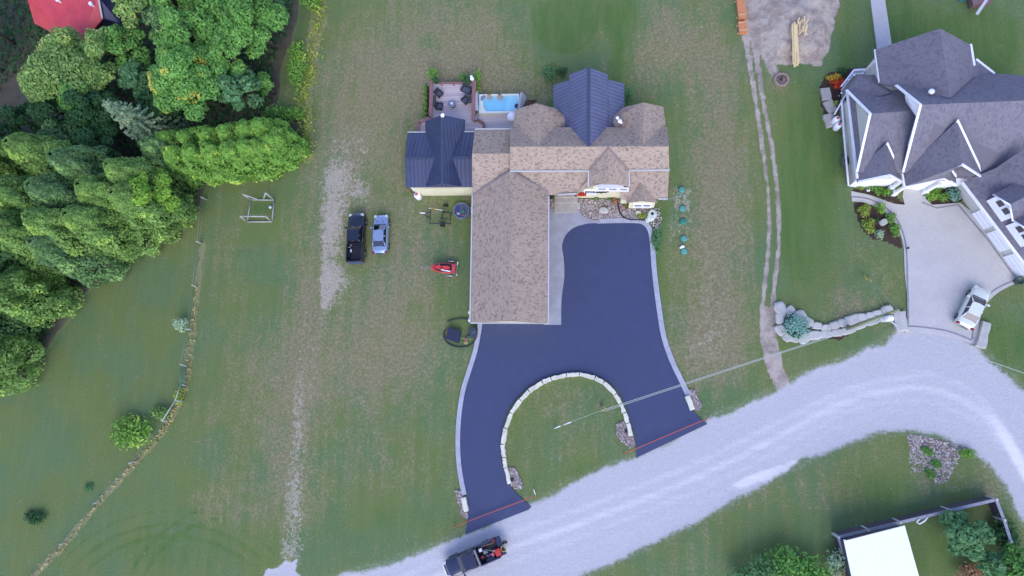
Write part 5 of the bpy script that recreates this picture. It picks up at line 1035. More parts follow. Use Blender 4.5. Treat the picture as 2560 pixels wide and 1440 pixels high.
def sedan(a, b_, pm, label, L=4.6, w_=.92, dashes=True):
    A_, B_ = P(*a, .7), P(*b_, .7); c_ = (A_+B_)/2; T = thing('car', (c_.x, c_.y, 0), label, 'car', None, math.atan2(B_.y-A_.y, B_.x-A_.x)); k = L/4.6
    loft([(-2.3*k, w_*.66, .78, .3), (-2.2*k, w_*.85, .93, .22), (-1.9*k, w_*.95, 1.0, .2), (-1.2*k, w_, 1.02, .2), (0, w_, 1.0, .2), (.9*k, w_, .98, .2), (1.5*k, w_*.97, .92, .2), (1.95*k, w_*.9, .82, .22), (2.18*k, w_*.76, .7, .25), (2.3*k, w_*.5, .58, .3)], pm, 'body', T)
    cabin(T, pm, -1.62*k, 1.0*k, -.9*k, .28*k, w_*.86, w_*.66, .97, 1.42); wheels(T, (-1.38*k, 1.38*k), w_); smalls(T, pm, L, w_, .72, .86, .72*k, 1.02)
    m = MB(); m.box((1.08*k, 0, .985), (.08, w_*1.45, .03)); m.build('wiper_cowl', PLAST, T, local=True)
    if dashes:
        for s in (-1, 1): m = MB(); m.box((1.45*k, s*.32, .955), (.05, .26, .025), s*.5); m.build('bonnet_vent', PLAST, T, local=True)
    m = MB(); m.box((-2.26*k, 0, .62), (.05, .5, .14)); m.build('number_plate', WHITE, T, local=True)
    return T
sedan((950, 632), (953, 539), paint('silver blue paint', '#8fa3cc', .3, .3), 'silver grey sedan parked on the grass beside the black pickup')
sedan((2413, 808), (2453, 729), paint('white paint', '#dfe3e6', .0, .3), 'white sedan parked at the edge of the neighbour court', 4.35, .84, dashes=False)
def pickup(a, b_, pm, label, L=5.8, w_=1.0, tailgate=False):
    A_, B_ = P(*a, .9), P(*b_, .9); c_ = (A_+B_)/2; T = thing('pickup_truck', (c_.x, c_.y, 0), label, 'pickup truck', None, math.atan2(B_.y-A_.y, B_.x-A_.x)); k = L/5.8; xb = -.72*k
    loft([(xb, w_, 1.2, .35), (.6*k, w_, 1.22, .35), (1.2*k, w_, 1.2, .35), (1.9*k, w_*.98, 1.16, .35), (2.5*k, w_*.95, 1.1, .38), (2.78*k, w_*.85, 1.0, .4), (2.9*k, w_*.66, .85, .45)], pm, 'body', T)
    cabin(T, pm, xb+.05, 1.35*k, xb+.2, .72*k, w_*.9, w_*.72, 1.18, 1.84)
    m = MB(); x0, x1 = -2.85*k, xb
    for s in (-1, 1): m.box(((x0+x1)/2, s*(w_-.07), .92), (x1-x0, .14, .74)); m.box(((x0+x1)/2, s*(w_-.24), .82), (.9, .22, .3))
    m.box((x1-.05, 0, .92), (.1, 2*w_-.28, .7)); m.build('bed_walls', pm, T, local=True)
    m = MB(); m.box(((x0+x1)/2, 0, .68), (x1-x0, 2*w_-.28, .08)); 
    for j in range(7): m.box(((x0+x1)/2, -.6+.2*j, .73), (x1-x0-.1, .05, .03))
    m.build('bed_floor', PLAST, T, local=True)
    m = MB()
    if tailgate: m.box((x0-.3, 0, .72), (.58, 2*w_-.1, .09))
    else: m.box((x0+.02, 0, .92), (.09, 2*w_-.1, .66))
    m.build('tailgate', pm, T, local=True)
    m = MB(); m.box((x0-.1 if not tailgate else x0-.05, 0, .5), (.18, 2*w_-.1, .2)); m.build('bumper', mat('chrome', '#a9adb8', .25, .04, 2, .9), T, local=True)
    m = MB(); m.box((2.9*k, 0, .58), (.16, 1.7, .24)); m.box((2.93*k, 0, .85), (.06, 1.1, .22)); m.build('grille', mat('chrome', '#a9adb8'), T, local=True)
    wheels(T, (-1.75*k, 1.95*k), w_+.01, .39); smalls(T, pm, L, w_, .98, 1.05, 1.15*k, 1.3)
    m = MB(); m.box((xb+.14, 0, 1.83), (.06, .34, .05)); m.build('brake_light', TAIL, T, local=True)
    return T
tr1 = pickup((888, 655), (892, 535), BLK, 'black pickup truck with an empty bed parked on the bare strip of grass')
bag = MB(); bag.box(tuple(P(875, 627, .8)), (.38, .34, .1), .1); bag.build('feed_bag', WHITE, loc=P(875, 627, .8), tags=('small white package lying in the bed of the black pickup', 'package'))
bag = MB()
for dx, dy in ((872, 611), (878, 613), (874, 618)): bag.box(tuple(P(dx, dy, .8)), (.16, .1, .05), dx)
bag.build('scrap', TRIMG, loc=P(874, 614, .8), tags=('few pale scraps behind the cab in the black pickup bed', 'scraps'))
tr2 = pickup((1242, 1369), (1118, 1424), glassy('navy black paint', '#1a1f38', .2), 'dark work pickup on the gravel road with tools in its bed and tailgate down', 6.0, 1.0, True)
m = MB()
for s in range(5): m.box((.0, -.5+.25*s, 1.885), (1.3, .03, .02))
m.build('roof_ribs', PLAST, tr2, local=True)
m = MB(); m.tube([(-.86, -.8, 1.2), (-.86, -.8, 1.9), (-.86, .8, 1.9), (-.86, .8, 1.2)], .05, 8); m.box((-.86, 0, 1.93), (.2, 1.7, .04)); m.build('headache_rack', RIM, tr2, local=True)
m = MB(); m.tube([(2.98, -.85, .75), (3.1, -.5, .8), (3.12, 0, .8), (3.1, .5, .8), (2.98, .85, .75)], .09, 8); m.build('front_bumper', WHITE, tr2, local=True)
def at2(x, y, z=.74):
    c_, s_ = math.cos(tr2.rotation_euler.z), math.sin(tr2.rotation_euler.z); return (tr2.location.x+x*c_-y*s_, tr2.location.y+x*s_+y*c_, z)
rz2 = tr2.rotation_euler.z
def item(name, build, m, lab, cat, at_, grp=None):
    mb = MB(); build(mb); return mb.build(name, m, loc=at_, tags=(lab, cat, grp))
REDP = mat('red plastic', '#c4322e', .4, .06); YEL = mat('yellow straw', '#b7ab62', .7, .25, 12); PINK = mat('pink plastic', '#c8566a', .4, .06)
q = at2(-2.85, .42, .95)
cl = thing('cooler', (q[0], q[1], .76), 'bright orange red cooler box on the tailgate of the work pickup', 'cooler', None, rz2)
m = MB(); m.box((0, 0, .22), (.5, .62, .42)); m.build('box', REDP, cl, local=True); m = MB(); m.box((0, 0, .46), (.54, .66, .07)); m.box((0, 0, .51), (.12, .4, .03)); m.build('lid', REDP, cl, local=True)
q = at2(-3.42, .35, .8); item('hose_coil', lambda b: [b.tube([(q[0]+.27*math.cos(t_)+.02*j, q[1]+.27*math.sin(t_), .82+.05*j) for t_ in np.linspace(0, 6.1, 22)], .045, 6) for j in range(3)], YEL, 'coiled yellow hose hanging behind the orange red cooler', 'hose', q)
q = at2(-3.75, -.05, .5); item('tow_hitch', lambda b: [b.box((q[0], q[1], .55), (.5, .14, .14), rz2), b.lathe((q[0]-.1, q[1]+.1, .6), [(.1, 0), (.14, .1), (.05, .2)], 10), b.box((q[0]+.1, q[1]+.12, .62), (.1, .4, .1), rz2)], DKM, 'black tow hitch sticking out behind the work pickup', 'hitch', q)
q = at2(-2.25, .42); item('bucket', lambda b: b.lathe(q, [(.14, 0), (.17, .34), (.18, .36), (.14, .36)], 16), PINK, 'round pink bucket in the bed of the work pickup', 'bucket', q)
q = at2(-1.2, -.45); item('jerry_can', lambda b: [b.box((q[0], q[1], q[2]+.2), (.3, .32, .4), rz2), b.lathe((q[0], q[1], q[2]+.4), [(.04, 0), (.04, .08)], 8)], WHITE, 'white square can in the front corner of the work pickup bed', 'can', q)
q2 = at2(-1.15, .25); item('petrol_can', lambda b: [b.box((q2[0], q2[1], q2[2]+.18), (.34, .26, .36), rz2+.3), b.tube([(q2[0], q2[1], q2[2]+.36), (q2[0]+.1, q2[1]+.1, q2[2]+.5)], .03, 6)], mat('dark red', '#7d1f26', .5, .1), 'dark red can behind the cab of the work pickup', 'can', q2)
q3 = at2(-1.6, -.1); item('compactor', lambda b: [b.box((q3[0], q3[1], q3[2]+.12), (.5, .4, .2), rz2), b.box((q3[0], q3[1], q3[2]+.3), (.3, .3, .2), rz2+.4), b.tube([(q3[0], q3[1], q3[2]+.3), (q3[0]+.3, q3[1]-.3, q3[2]+.6)], .03, 6)], RIM, 'small grey machine in the middle of the work pickup bed', 'machine', q3)
q4 = at2(-2.1, -.65); item('rake', lambda b: [b.tube([at2(-1.1, -.72, .9), at2(-2.75, -.6, 1.15)], .03, 6), b.box(at2(-1.1, -.72, .9), (.08, .5, .05), rz2)], mat('ash handle', '#a08468', .6, .1), 'long wooden handled rake lying along the side of the work pickup bed', 'rake', q4)
q5 = at2(-1.9, -.3); item('shovel', lambda b: [b.tube([at2(-1.5, -.4, .85), at2(-2.35, .1, 1.05)], .03, 6), b.box(at2(-2.45, .16, 1.05), (.3, .2, .03), rz2)], RIM, 'grey shovel lying across the work pickup bed', 'shovel', q5)
q6 = at2(-1.85, .38); item('tool_box', lambda b: [b.box((q6[0], q6[1], q6[2]+.14), (.5, .28, .26), rz2+.2), b.box((q6[0], q6[1], q6[2]+.29), (.2, .05, .04), rz2+.2)], mat('navy plastic', '#2b2f70', .5, .1), 'dark blue tool box in the work pickup bed next to the pink bucket', 'tool box', q6)
# ---------------------------------------------------------------- personal watercraft and its trailer
GALV = mat('galvanised steel', '#a8acb6', .4, .1, 5, .6)
A_, B_ = P(1142, 674), P(1082, 671); hd = math.atan2(B_.y-A_.y, B_.x-A_.x); c_ = P(1113, 673)
tl_ = thing('boat_trailer', (c_.x, c_.y, 0), 'light galvanised trailer carrying the red watercraft', 'trailer', None, hd)
m = MB(); m.tube([(2.5, 0, .45), (1.2, 0, .45), (.2, .5, .45), (-1.5, .55, .45)], .045, 6); m.tube([(1.2, 0, .45), (.2, -.5, .45), (-1.5, -.55, .45)], .045, 6); m.box((-.75, 0, .4), (.08, 1.7, .08)); m.box((-1.5, 0, .45), (.08, 1.5, .08)); m.build('frame', GALV, tl_, local=True)
m = MB(); m.box((2.55, 0, .5), (.22, .14, .12)); m.build('coupler', GALV, tl_, local=True)
for s in (-1, 1):
    m = MB(); m.lathe((-.75, s*.82, .27), [(.2, -.09), (.27, -.07), (.27, .07), (.2, .09)], 16, 'y'); m.build('wheel', TYRE, tl_, local=True)
    m = MB(); m.tube([(-1.15, s*.82, .45), (-1.0, s*.82, .58), (-.75, s*.82, .62), (-.5, s*.82, .58), (-.35, s*.82, .45)], .1, 6); m.build('mudguard', GALV, tl_, local=True)
    m = MB(); m.tube([(-1.5, s*.5, .5), (-1.5, s*.72, .5), (-1.65, s*.72, .8)], .05, 6); m.build('guide_post', WHITE, tl_, local=True)
jet = thing('personal_watercraft', (c_.x, c_.y, .5), 'red and black personal watercraft on the small trailer', 'jet ski', None, hd)
CORAL = mat('coral red', '#d23c38', .3, .06, 2, coat=.6)
def hull(secs, z0, z1, m_, name, par):
    mb = MB(); ring = [(x, w_) for x, w_ in secs]+[(x, -w_) for x, w_ in secs[::-1]]; n = len(ring); vs = [(x*.93, y*.7, z0) for x, y in ring]+[(x, y, (z0+z1)/2) for x, y in ring]+[(x*.97, y*.9, z1) for x, y in ring]
    return mb.mesh(vs, [tuple(range(2*n, 3*n)), tuple(range(n-1, -1, -1))]+[(i, (i+1) % n, n+(i+1) % n, n+i) for i in range(n)]+[(n+i, n+(i+1) % n, 2*n+(i+1) % n, 2*n+i) for i in range(n)]).build(name, m_, par, local=True)
hull([(-1.42, .35), (-1.3, .52), (-.6, .58), (.3, .56), (.9, .44), (1.3, .24), (1.5, .06)], .02, .42, CORAL, 'hull', jet)
hull([(-1.0, .25), (-.9, .44), (-.2, .48), (.4, .42), (.85, .28), (1.1, .08)], .41, .47, PLAST, 'deck', jet)
hull([(-.85, .10), (-.6, .2), (-.1, .2), (.05, .12)], .46, .72, CORAL, 'seat', jet); hull([(.1, .2), (.45, .26), (.8, .16), (.98, .05)], .46, .70, CORAL, 'cowl', jet)
m = MB(); m.tube([(.15, -.4, .85), (.1, -.15, .8), (.1, .15, .8), (.15, .4, .85)], .035, 6); m.build('handlebar', PLAST, jet, local=True)
for xx, yy, rr_, s_ in ((.38, -.2, .5, .3), (.0, .28, .25, .55), (-.6, .36, .1, .6)): m = MB(); m.box((xx, yy, .5), (s_, .12, .1), rr_*(-1)); m.build('side_panel', WHITE, jet, local=True)
m = MB(); m.box((-1.25, 0, .45), (.25, .7, .05)); m.build('stern_pad', PINK, jet, local=True)
# bare black utility trailer frame with jack, wheels and strap pole
ut = thing('trailer_frame', P(1100, 545), 'low rusty black trailer frame standing empty on the grass', 'trailer'); m = MB()
for a, b_ in (((1104, 530), (1132, 534)), ((1100, 545), (1128, 548)), ((1096, 555), (1127, 560)), ((1076, 522), (1127, 532)), ((1075, 558), (1126, 560)), ((1076, 524), (1074, 560)), ((1107, 532), (1103, 556)), ((1127, 533), (1125, 560)), ((1058, 535), (1076, 530)), ((1058, 535), (1075, 545))): m.tube([P(*a, .45), P(*b_, .45)], .045, 6)
m.build('frame', DKM, ut)
for x, y in ((1116, 516), (1108, 566)):
    m = MB(); q = P(x, y); m.lathe((q.x, q.y, .3), [(.18, -.1), (.3, -.09), (.3, .09), (.18, .1)], 16, 'y'); w_o = m.build('wheel', TYRE, ut); m = MB(); m.lathe((q.x, q.y-.04, .3), [(.16, -.1), (.05, -.12), (.16, .1)], 12, 'y'); m.build('rim', RIM, w_o)
m = MB(); m.tube([P(1050, 532, .5), P(1063, 533, .5)], .07, 6); m.build('coupler', WHITE, ut)
m = MB(); m.tube([P(1067, 541, .2), P(1067, 552, 1.0)], .06, 6); m.box(tuple(P(1067, 550, .5)), (.3, .16, .1)); m.build('jack', RIM, ut)
item('marker_pole', lambda b: b.tube([P(1071, 520, .6), P(1107, 526, .65)], .055, 8), mat('pale pole', '#c8d2c4', .5, .1), 'pale pole with a yellow band resting on the black trailer frame', 'pole', P(1071, 520, .5))
item('pole_band', lambda b: b.tube([P(1079, 521.3, .61), P(1088, 522.8, .62)], .062, 8), mat('yellow tape', '#c39a26', .5, .1), 'yellow band wrapped round the pale pole', 'band', P(1083, 522, .6))
# octagonal bin with odds and ends
ob = thing('octagonal_tub', P(1154, 527), 'octagonal grey plastic tub holding odds and ends near the garage wall', 'tub')
q = P(1153, 526, .6); oc = [(q.x+1.0*math.cos(math.pi/8+k*math.pi/4), q.y+1.0*math.sin(math.pi/8+k*math.pi/4)) for k in range(8)]; ic = [(q.x+.86*math.cos(math.pi/8+k*math.pi/4), q.y+.86*math.sin(math.pi/8+k*math.pi/4)) for k in range(8)]
TUB = mat('grey blue plastic', '#6d7690', .5, .08, 3); ring_mesh([Vector(p) for p in oc], [Vector(p) for p in ic], 0, .6, TUB, 'side', ob)
m = MB(); m.prism(ic, .38, .42); m.build('base', mat('dark liner', '#525a78', .6, .1), ob)
for nm_, x, y, d_, mm, lb in (('toy', 1158, 529, (.3, .26, .2), mat('green plastic', '#2f7f6d', .5, .1), 'green object inside the octagonal tub'), ('crate', 1143, 521, (.22, .6, .16), mat('blue plastic', '#3c3f8e', .5, .1), 'dark blue strip inside the octagonal tub'), ('cloth', 1146, 534, (.34, .26, .14), mat('lilac cloth', '#a29bc0', .9, .1), 'lilac cloth inside the octagonal tub'), ('stick', 1161, 538, (.6, .08, .06), mat('pink stick', '#b06a80', .6, .1), 'pink stick inside the octagonal tub')):
    item(nm_, lambda b: b.box(tuple(P(x, y, .5)), d_, .15), mm, lb, nm_, P(x, y, .42))
m = MB(); m.tube([P(1181, 515, 2.2), P(1178, 518, 2.2), P(1178, 531, 2.2), P(1181, 536, 2.2)], .05, 6); m.build('wall_bracket', TRIMG, house)
# propane cylinders
def cylinder(px, py, lab, r=.32, h_=1.15, grp='white propane cylinders'):
    q = P(px, py, 0); T = thing('propane_tank', (q.x, q.y, 0), lab, 'propane tank', grp)
    m = MB(); m.lathe((q.x, q.y, 0), [(r*.8, 0), (r*.8, .08), (r, .14), (r, h_*.8), (r*.86, h_*.92), (r*.4, h_)], 24); m.build('tank', WHITE, T)
    m = MB(); m.lathe((q.x, q.y, h_), [(r*.42, -.04), (r*.42, .1), (r*.3, .13)], 16); m.build('cap', PINK, T); return T
cylinder(1049, 494, 'white propane tank with a red cap by the sun room corner', .38); cylinder(2084, 307, 'white propane tank with a red cap beside the neighbour house, upper of two', .34); cylinder(2088, 322, 'white propane tank with a red cap beside the neighbour house, lower of two', .34)
cylinder(1181, 783, 'white tank half hidden under the garage eave, upper of two', .25, 1.3); cylinder(1181, 802, 'white tank half hidden under the garage eave, lower of two', .25, 1.3)
ac = thing('air_conditioner', P(2110, 408), 'grey air conditioner unit beside the neighbour house wall', 'air conditioner'); q = P(2111, 408)
m = MB(); m.box((q.x, q.y, .4), (.85, .85, .8)); m.build('housing', RIM, ac); m = MB(); m.lathe((q.x, q.y, .8), [(.34, 0), (.34, .03), (.1, .05)], 16); m.build('fan_grille', DKM, ac)
# septic lids
lids = ['upper teal septic lid inside the sandy square', 'lower teal septic lid inside the sandy square', 'darkest green septic lid below the sandy square', 'pale teal septic lid fourth from the house', 'pale teal septic lid next to the white vent cap']
LG = mat('teal lid', '#5c9c9c', .5, .08, 4); LD = mat('green lid', '#2f8472', .5, .08, 4)
for i, (x, y) in enumerate(((1704, 475), (1706, 522), (1708, 554), (1709, 597), (1710, 629))):
    q = P(x, y); T = thing('septic_lid', (q.x, q.y, 0), lids[i], 'septic lid', 'septic lids in a row'); m = MB(); m.lathe((q.x, q.y, -.05), [(.34, 0), (.34, .11), (.31, .13), (.05, .14)], 22); m.build('cover', LD if i == 2 else LG, T)
    m = MB(); m.lathe((q.x, q.y, .0), [(.37, -.05), (.37, .08)], 22); m.build('riser', LD, T)
item('vent_cap', lambda b: [b.lathe(tuple(P(1704, 619)), [(.08, 0), (.08, .4), (.16, .42), (.12, .55)], 12), b.lathe(tuple(P(1701, 620)), [(.1, 0), (.12, .3), (.05, .36)], 10), b.lathe(tuple(P(1708, 618)), [(.1, 0), (.12, .3), (.05, .36)], 10)], WHITE, 'white vent cap beside the lowest septic lid', 'vent', P(1704, 619))
item('floodlight', lambda b: [b.tube([P(1181, 205, .3), P(1180, 200, 2.0)], .05, 8), b.lathe(tuple(P(1181, 199, 2.0)), [(.05, 0), (.22, .1), (.22, .3), (.1, .4)], 14), b.lathe(tuple(P(1179, 193, 2.2)), [(.05, 0), (.15, .08), (.15, .2), (.05, .28)], 12)], WHITE, 'white lamp on the northeast corner post of the deck', 'lamp', P(1181, 205))
item('side_table', lambda b: [b.lathe(tuple(P(1189, 300, .7)), [(.2, 0), (.2, .5), (.36, .52), (.38, .58), (.3, .66), (.1, .7)], 18)], mat('lilac grey stool', '#8285a8', .5, .08), 'round lilac grey stool by the step of the deck', 'stool', P(1189, 300, .7))
item('patio_table', lambda b: b.lathe(tuple(P(1282, 298, .5)), [(.1, 0), (.1, .68), (.55, .7), (.55, .75), (.1, .76)], 26), WHITE, 'round white table half hidden under the tan eave by the spa', 'table', P(1282, 298, .5))
item('barbecue', lambda b: [b.lathe(tuple(P(1293, 268, 1.0)), [(.1, 0), (.26, .2), (.27, .35), (.2, .5), (.05, .58)], 16)], mat('navy enamel', '#1f2550', .3, .05), 'dark round kettle at the corner of the spa', 'barbecue', P(1293, 268, .5))
item('timber_planter', lambda b: [b.box(tuple(P(1322, 263, .3)), (1.2, .9, .12)), b.box(tuple(P(1330, 252, .35)), (1.1, .12, .2))], mat('dark timber', '#5c4632', .8, .2), 'dark timber planter between the spa cover and the house', 'planter', P(1322, 260))
m = MB(); m.box(tuple(P(1454.5, 486.5, 1.9)), (.9, .3, .26)); fb = m.build('flower_box', RED, house); leaves('flowers', None, tuple(P(1454.5, 486, 2.05)), (.45, .18, .16), 150, .08, LM['redf']); o = COL.objects['flowers']; o.parent = fb; o.matrix_parent_inverse = Matrix.Translation(fb.location+house.location).inverted()
# ---------------------------------------------------------------- timber swing frame
SIL = mat('weathered timber', '#a5a8a8', .7, .18, 6)
sf = thing('swing_frame', P(650, 527), 'weathered grey timber frame of a swing standing on the west lawn', 'swing frame'); m = MB()
for a, b_, z0, z1 in (((627, 499), (685, 500), .1, .1), ((685, 500), (680, 554), .1, .1), ((680, 554), (618, 554), .1, .1), ((618, 554), (627, 499), .1, .1), ((618, 554), (600, 540), .1, 2.0), ((680, 554), (663, 540), .1, 2.0), ((627, 499), (607, 485), .1, 2.0), ((685, 500), (664, 482), .1, 2.0), ((600, 540), (663, 541), 2.0, 2.0), ((607, 485), (645, 499), 2.0, .9), ((664, 482), (659, 498), 2.0, .6)):
    A_, B_ = P(*a, z0), P(*b_, z1); m.tube([A_, B_], .1, 4)
m.build('frame', SIL, sf)
m = MB(); q = P(676, 518, .15); m.lathe(tuple(q), [(.2, 0), (.18, .12), (.05, .2)], 10); m.build('seat', TRIMG, sf)
# ---------------------------------------------------------------- fence of the west lot
fe = thing('fence', P(482, 830), 'old wooden post and wire fence curving down the west lot', 'fence')
posts = [((517, 499), (501, 492)), ((505, 609), (490, 603)), ((493, 718), (479, 712)), ((482, 825), (465, 822)), ((470, 917), (450, 910)), ((466, 964), (452, 961)), ((459, 1004), (438, 1001)), ((424, 1051), (405, 1053)), ((343, 1152), (321, 1158)), ((252, 1253), (233, 1259)), ((168, 1355), (148, 1362)), ((78, 1448), (60, 1456))]
tops = []
for a, b_ in posts:
    q = P(*a); m = MB(); r0 = math.hypot(a[0]-NX, a[1]-NY); r1 = math.hypot(b_[0]-NX, b_[1]-NY); h_ = min(1.4, max(.9, H*(1-r0/r1))); t_ = P(*b_, h_); m.tube([q, t_], [.1, .085], 8); m.build('post', SIL, fe); tops.append(t_)
for i in range(len(tops)-1):
    if i in (4, 5, 6): continue
    a, b_ = tops[i], tops[i+1]
    for dz in (-.15, -.6): m = MB(); m.tube([a+Vector((0, 0, dz)), b_+Vector((0, 0, dz))], .015, 4); m.build('wire', mat('fence wire', '#8a8f94', .5, .1), fe)
for i in (5, 6): m = MB(); m.tube([tops[i], tops[i+1]], .07, 6); m.build('rail', SIL, fe)
ga = thing('gate', P(462, 940), 'green slatted metal gate in the wooden fence', 'gate'); GRN = mat('green metal', '#3f7f72', .5, .1); m = MB(); a, b_ = P(468, 918), P(466, 962)
for j in range(6):
    z = .15+.2*j; m.tube([a+Vector((0, 0, z)), b_+Vector((0, 0, z))], .028, 6)
m.build('slats', GRN, ga); m = MB(); [m.tube([p+Vector((0, 0, .1)), p+Vector((0, 0, 1.25))], .05, 6) for p in (a, b_)]; m.build('frame', GRN, ga)
# grey fence around the shed yard
gf = thing('fence', P(2380, 1280), 'tall grey board fence around the yard of the white roofed shed', 'fence'); GB_ = mat('grey boards', '#9497ab', .8, .12, 3)
line = [(2132, 1452), (2096, 1343), (2170, 1325), (2250, 1306), (2375, 1276), (2490, 1249), (2510, 1300), (2527, 1354)]
up_ = lambda q: (lambda v: Vector((v.x, v.y, 0)))(P(q[0], q[1], 1.4))
for a, b_ in zip(line[:-1], line[1:]):
    m = MB(); q = ribbon([up_(a), up_(b_)], .12, -.05, 1.4, m); m.build('panel', mat('dark boards', '#4c4757', .8, .12, 3), gf); m = MB(); ribbon([up_(a), up_(b_)], .26, 1.4, 1.46, m); m.build('cap_rail', GB_, gf)
for a in line: m = MB(); q = up_(a); m.box((q.x, q.y, .78), (.2, .2, 1.56)); m.build('post', TRIMG, gf)
m = MB(); m.tube([P(2300, 1297, 1.5), P(2291, 1306, 1.5), P(2299, 1310, 1.5), P(2311, 1303, 1.5), P(2320, 1293, 1.5)], .06, 6, closed=False); m.build('gate_arch', WHITE, gf)
# ---------------------------------------------------------------- stones
STN = mat('cream armour stone', '#dad6d0', .8, .12, 1.5, bump=.4); STL = mat('pale limestone', '#b9b7bd', .85, .12, 1.5, bump=.5)
sw = thing('stone_edging', P(1410, 1010), 'curved row of cream armour stones round the grass island', 'stone wall')
pl = [P(x, y) for x, y in smooth_line([(1578, 1092), (1566, 1045), (1549, 1005), (1530, 975), (1503, 953), (1468, 938), (1425, 937), (1385, 945), (1345, 962), (1313, 988), (1284, 1024), (1267, 1062), (1258, 1110), (1262, 1150), (1268, 1185), (1276, 1212)], 10)]
acc = [0]
for i in range(1, len(pl)): acc.append(acc[-1]+(pl[i]-pl[i-1]).length)
def along(s):
    for i in range(1, len(acc)):
        if acc[i] >= s: return pl[i-1].lerp(pl[i], (s-acc[i-1])/(acc[i]-acc[i-1]+1e-9))
    return pl[-1]
def slabstone(a, b_, wd, h_, seed, m, name, par, z=0):
    """long sawn-top quarry block with rough sides"""
    r = random.Random(seed); d_ = (b_-a); L_ = d_.length; d_.normalize(); n3 = Vector((-d_.y, d_.x, 0)); mb = MB(); k = 5; top = []
    for i in range(k): top.append(a+d_*(L_*i/(k-1))+n3*(wd/2+r.uniform(-.06, .05)))
    for i in range(k-1, -1, -1): top.append(a+d_*(L_*i/(k-1))-n3*(wd/2+r.uniform(-.05, .05)))
    n = len(top); c_ = sum(top, Vector())/n; vs = []
    for s_, z_ in ((1.02, -.1), (1.03, .6*h_), (1.0, .93*h_), (.93, h_)): vs += [(c_.x+(p.x-c_.x)*s_, c_.y+(p.y-c_.y)*s_, z+z_+(r.uniform(-.02, .02) if z_ > 0 else 0)) for p in top]
    fs = [(q_*n+i, (q_+1)*n+i, (q_+1)*n+(i+1) % n, q_*n+(i+1) % n) for q_ in range(3) for i in range(n)]+[tuple(3*n+i for i in range(n-1, -1, -1))]
    mb.mesh(vs, fs); return mb.build(name, m, par)
s = .1; i = 0; rs = random.Random(4)
while s < acc[-1]-.8:
    L_ = rs.choice((1.0, 1.35, 1.7, 1.1)); e = min(s+L_, acc[-1]); slabstone(along(s+.04), along(e-.04), .42+rs.uniform(-.03, .06), .36, i, STN, 'stone', sw); s = e; i += 1
for k, (a, b_, lb) in enumerate((((1160, 1243), (1167, 1277), 'single cream block at the end of the west kerb'), ((1717, 990), (1731, 1024), 'single cream block at the end of the east kerb'))): T = thing('kerb_stone', P(*a), lb, 'stone block', 'cream blocks at the drive ends'); slabstone(P(*a), P(*b_), .5, .35, 60+k, STN, 'block', T)
# pale boulders round the juniper bed and along the bank
nbw = thing('stone_edging', P(2000, 820), 'winding double row of pale boulders round the juniper and along the bank', 'stone wall'); rs = random.Random(9)
for k, (x, y, w_, d_, rz) in enumerate(((1950, 774, 1.0, 1.7, .2), (1973, 776, 1.0, .7, .7), (1997, 790, 1.1, 1.0, .6), (2019, 805, .9, 1.0, .9), (2041, 815, 1.0, .7, 0), (2063, 820, 1.0, .65, 0), (2084, 814, .9, .8, .4), (2104, 808, .9, .8, .3), (2128, 800, 1.3, .9, .3), (2153, 794, 1.0, .9, .2), (2172, 788, .8, .6, .2), (2190, 782, .8, .5, .2), (2215, 775, 1.0, .9, .2),
        (1947, 798, .8, 1.1, 0), (1950, 825, 1.0, 1.2, .5), (1966, 843, 1.0, .8, -.6), (1985, 850, 1.0, .5, -.2), (2008, 846, 1.1, 1.0, .5), (2033, 838, 1.5, .9, .2), (2062, 836, 1.3, .7, .05), (2090, 832, 1.3, .7, .1), (2118, 826, 1.3, .7, .25), (2148, 813, 1.3, .8, .35), (2176, 801, 1.2, .8, .4), (2204, 792, 1.1, .8, .3))):
    q = P(x, y); m = MB(); m.rock((q.x, q.y, -.05), (w_*1.15, d_*1.15, .42), 300+k, rz); m.build('boulder', STL, nbw)
for k, (a, b_, lb, w_) in enumerate((((2244, 780), (2252, 828), 'big pale block at the west corner of the court mouth', 1.1), ((2462, 806), (2447, 868), 'pale block at the east corner of the court mouth', .8))): T = thing('corner_stone', P(*a), lb, 'stone block', 'blocks at the court mouth'); slabstone(P(*a), P(*b_), w_, .4, 70+k, STL, 'block', T)
for k, (a, b_, w_, z, lb) in enumerate((((2062, 222), (2066, 252), .9, .0, 'curved pale stone beside the dark porch bed'), ((2068, 254), (2082, 282), .9, 0, 'pale stone at the south tip of the dark porch bed'), ((2068, 287), (2078, 318), 1.0, .0, 'long pale stone slab under the propane tanks'))): T = thing('edging_stone', P(*a), lb, 'stone', 'stones edging the porch bed'); slabstone(P(*a), P(*b_), w_, .25, 80+k, PORCHC, 'stone', T)
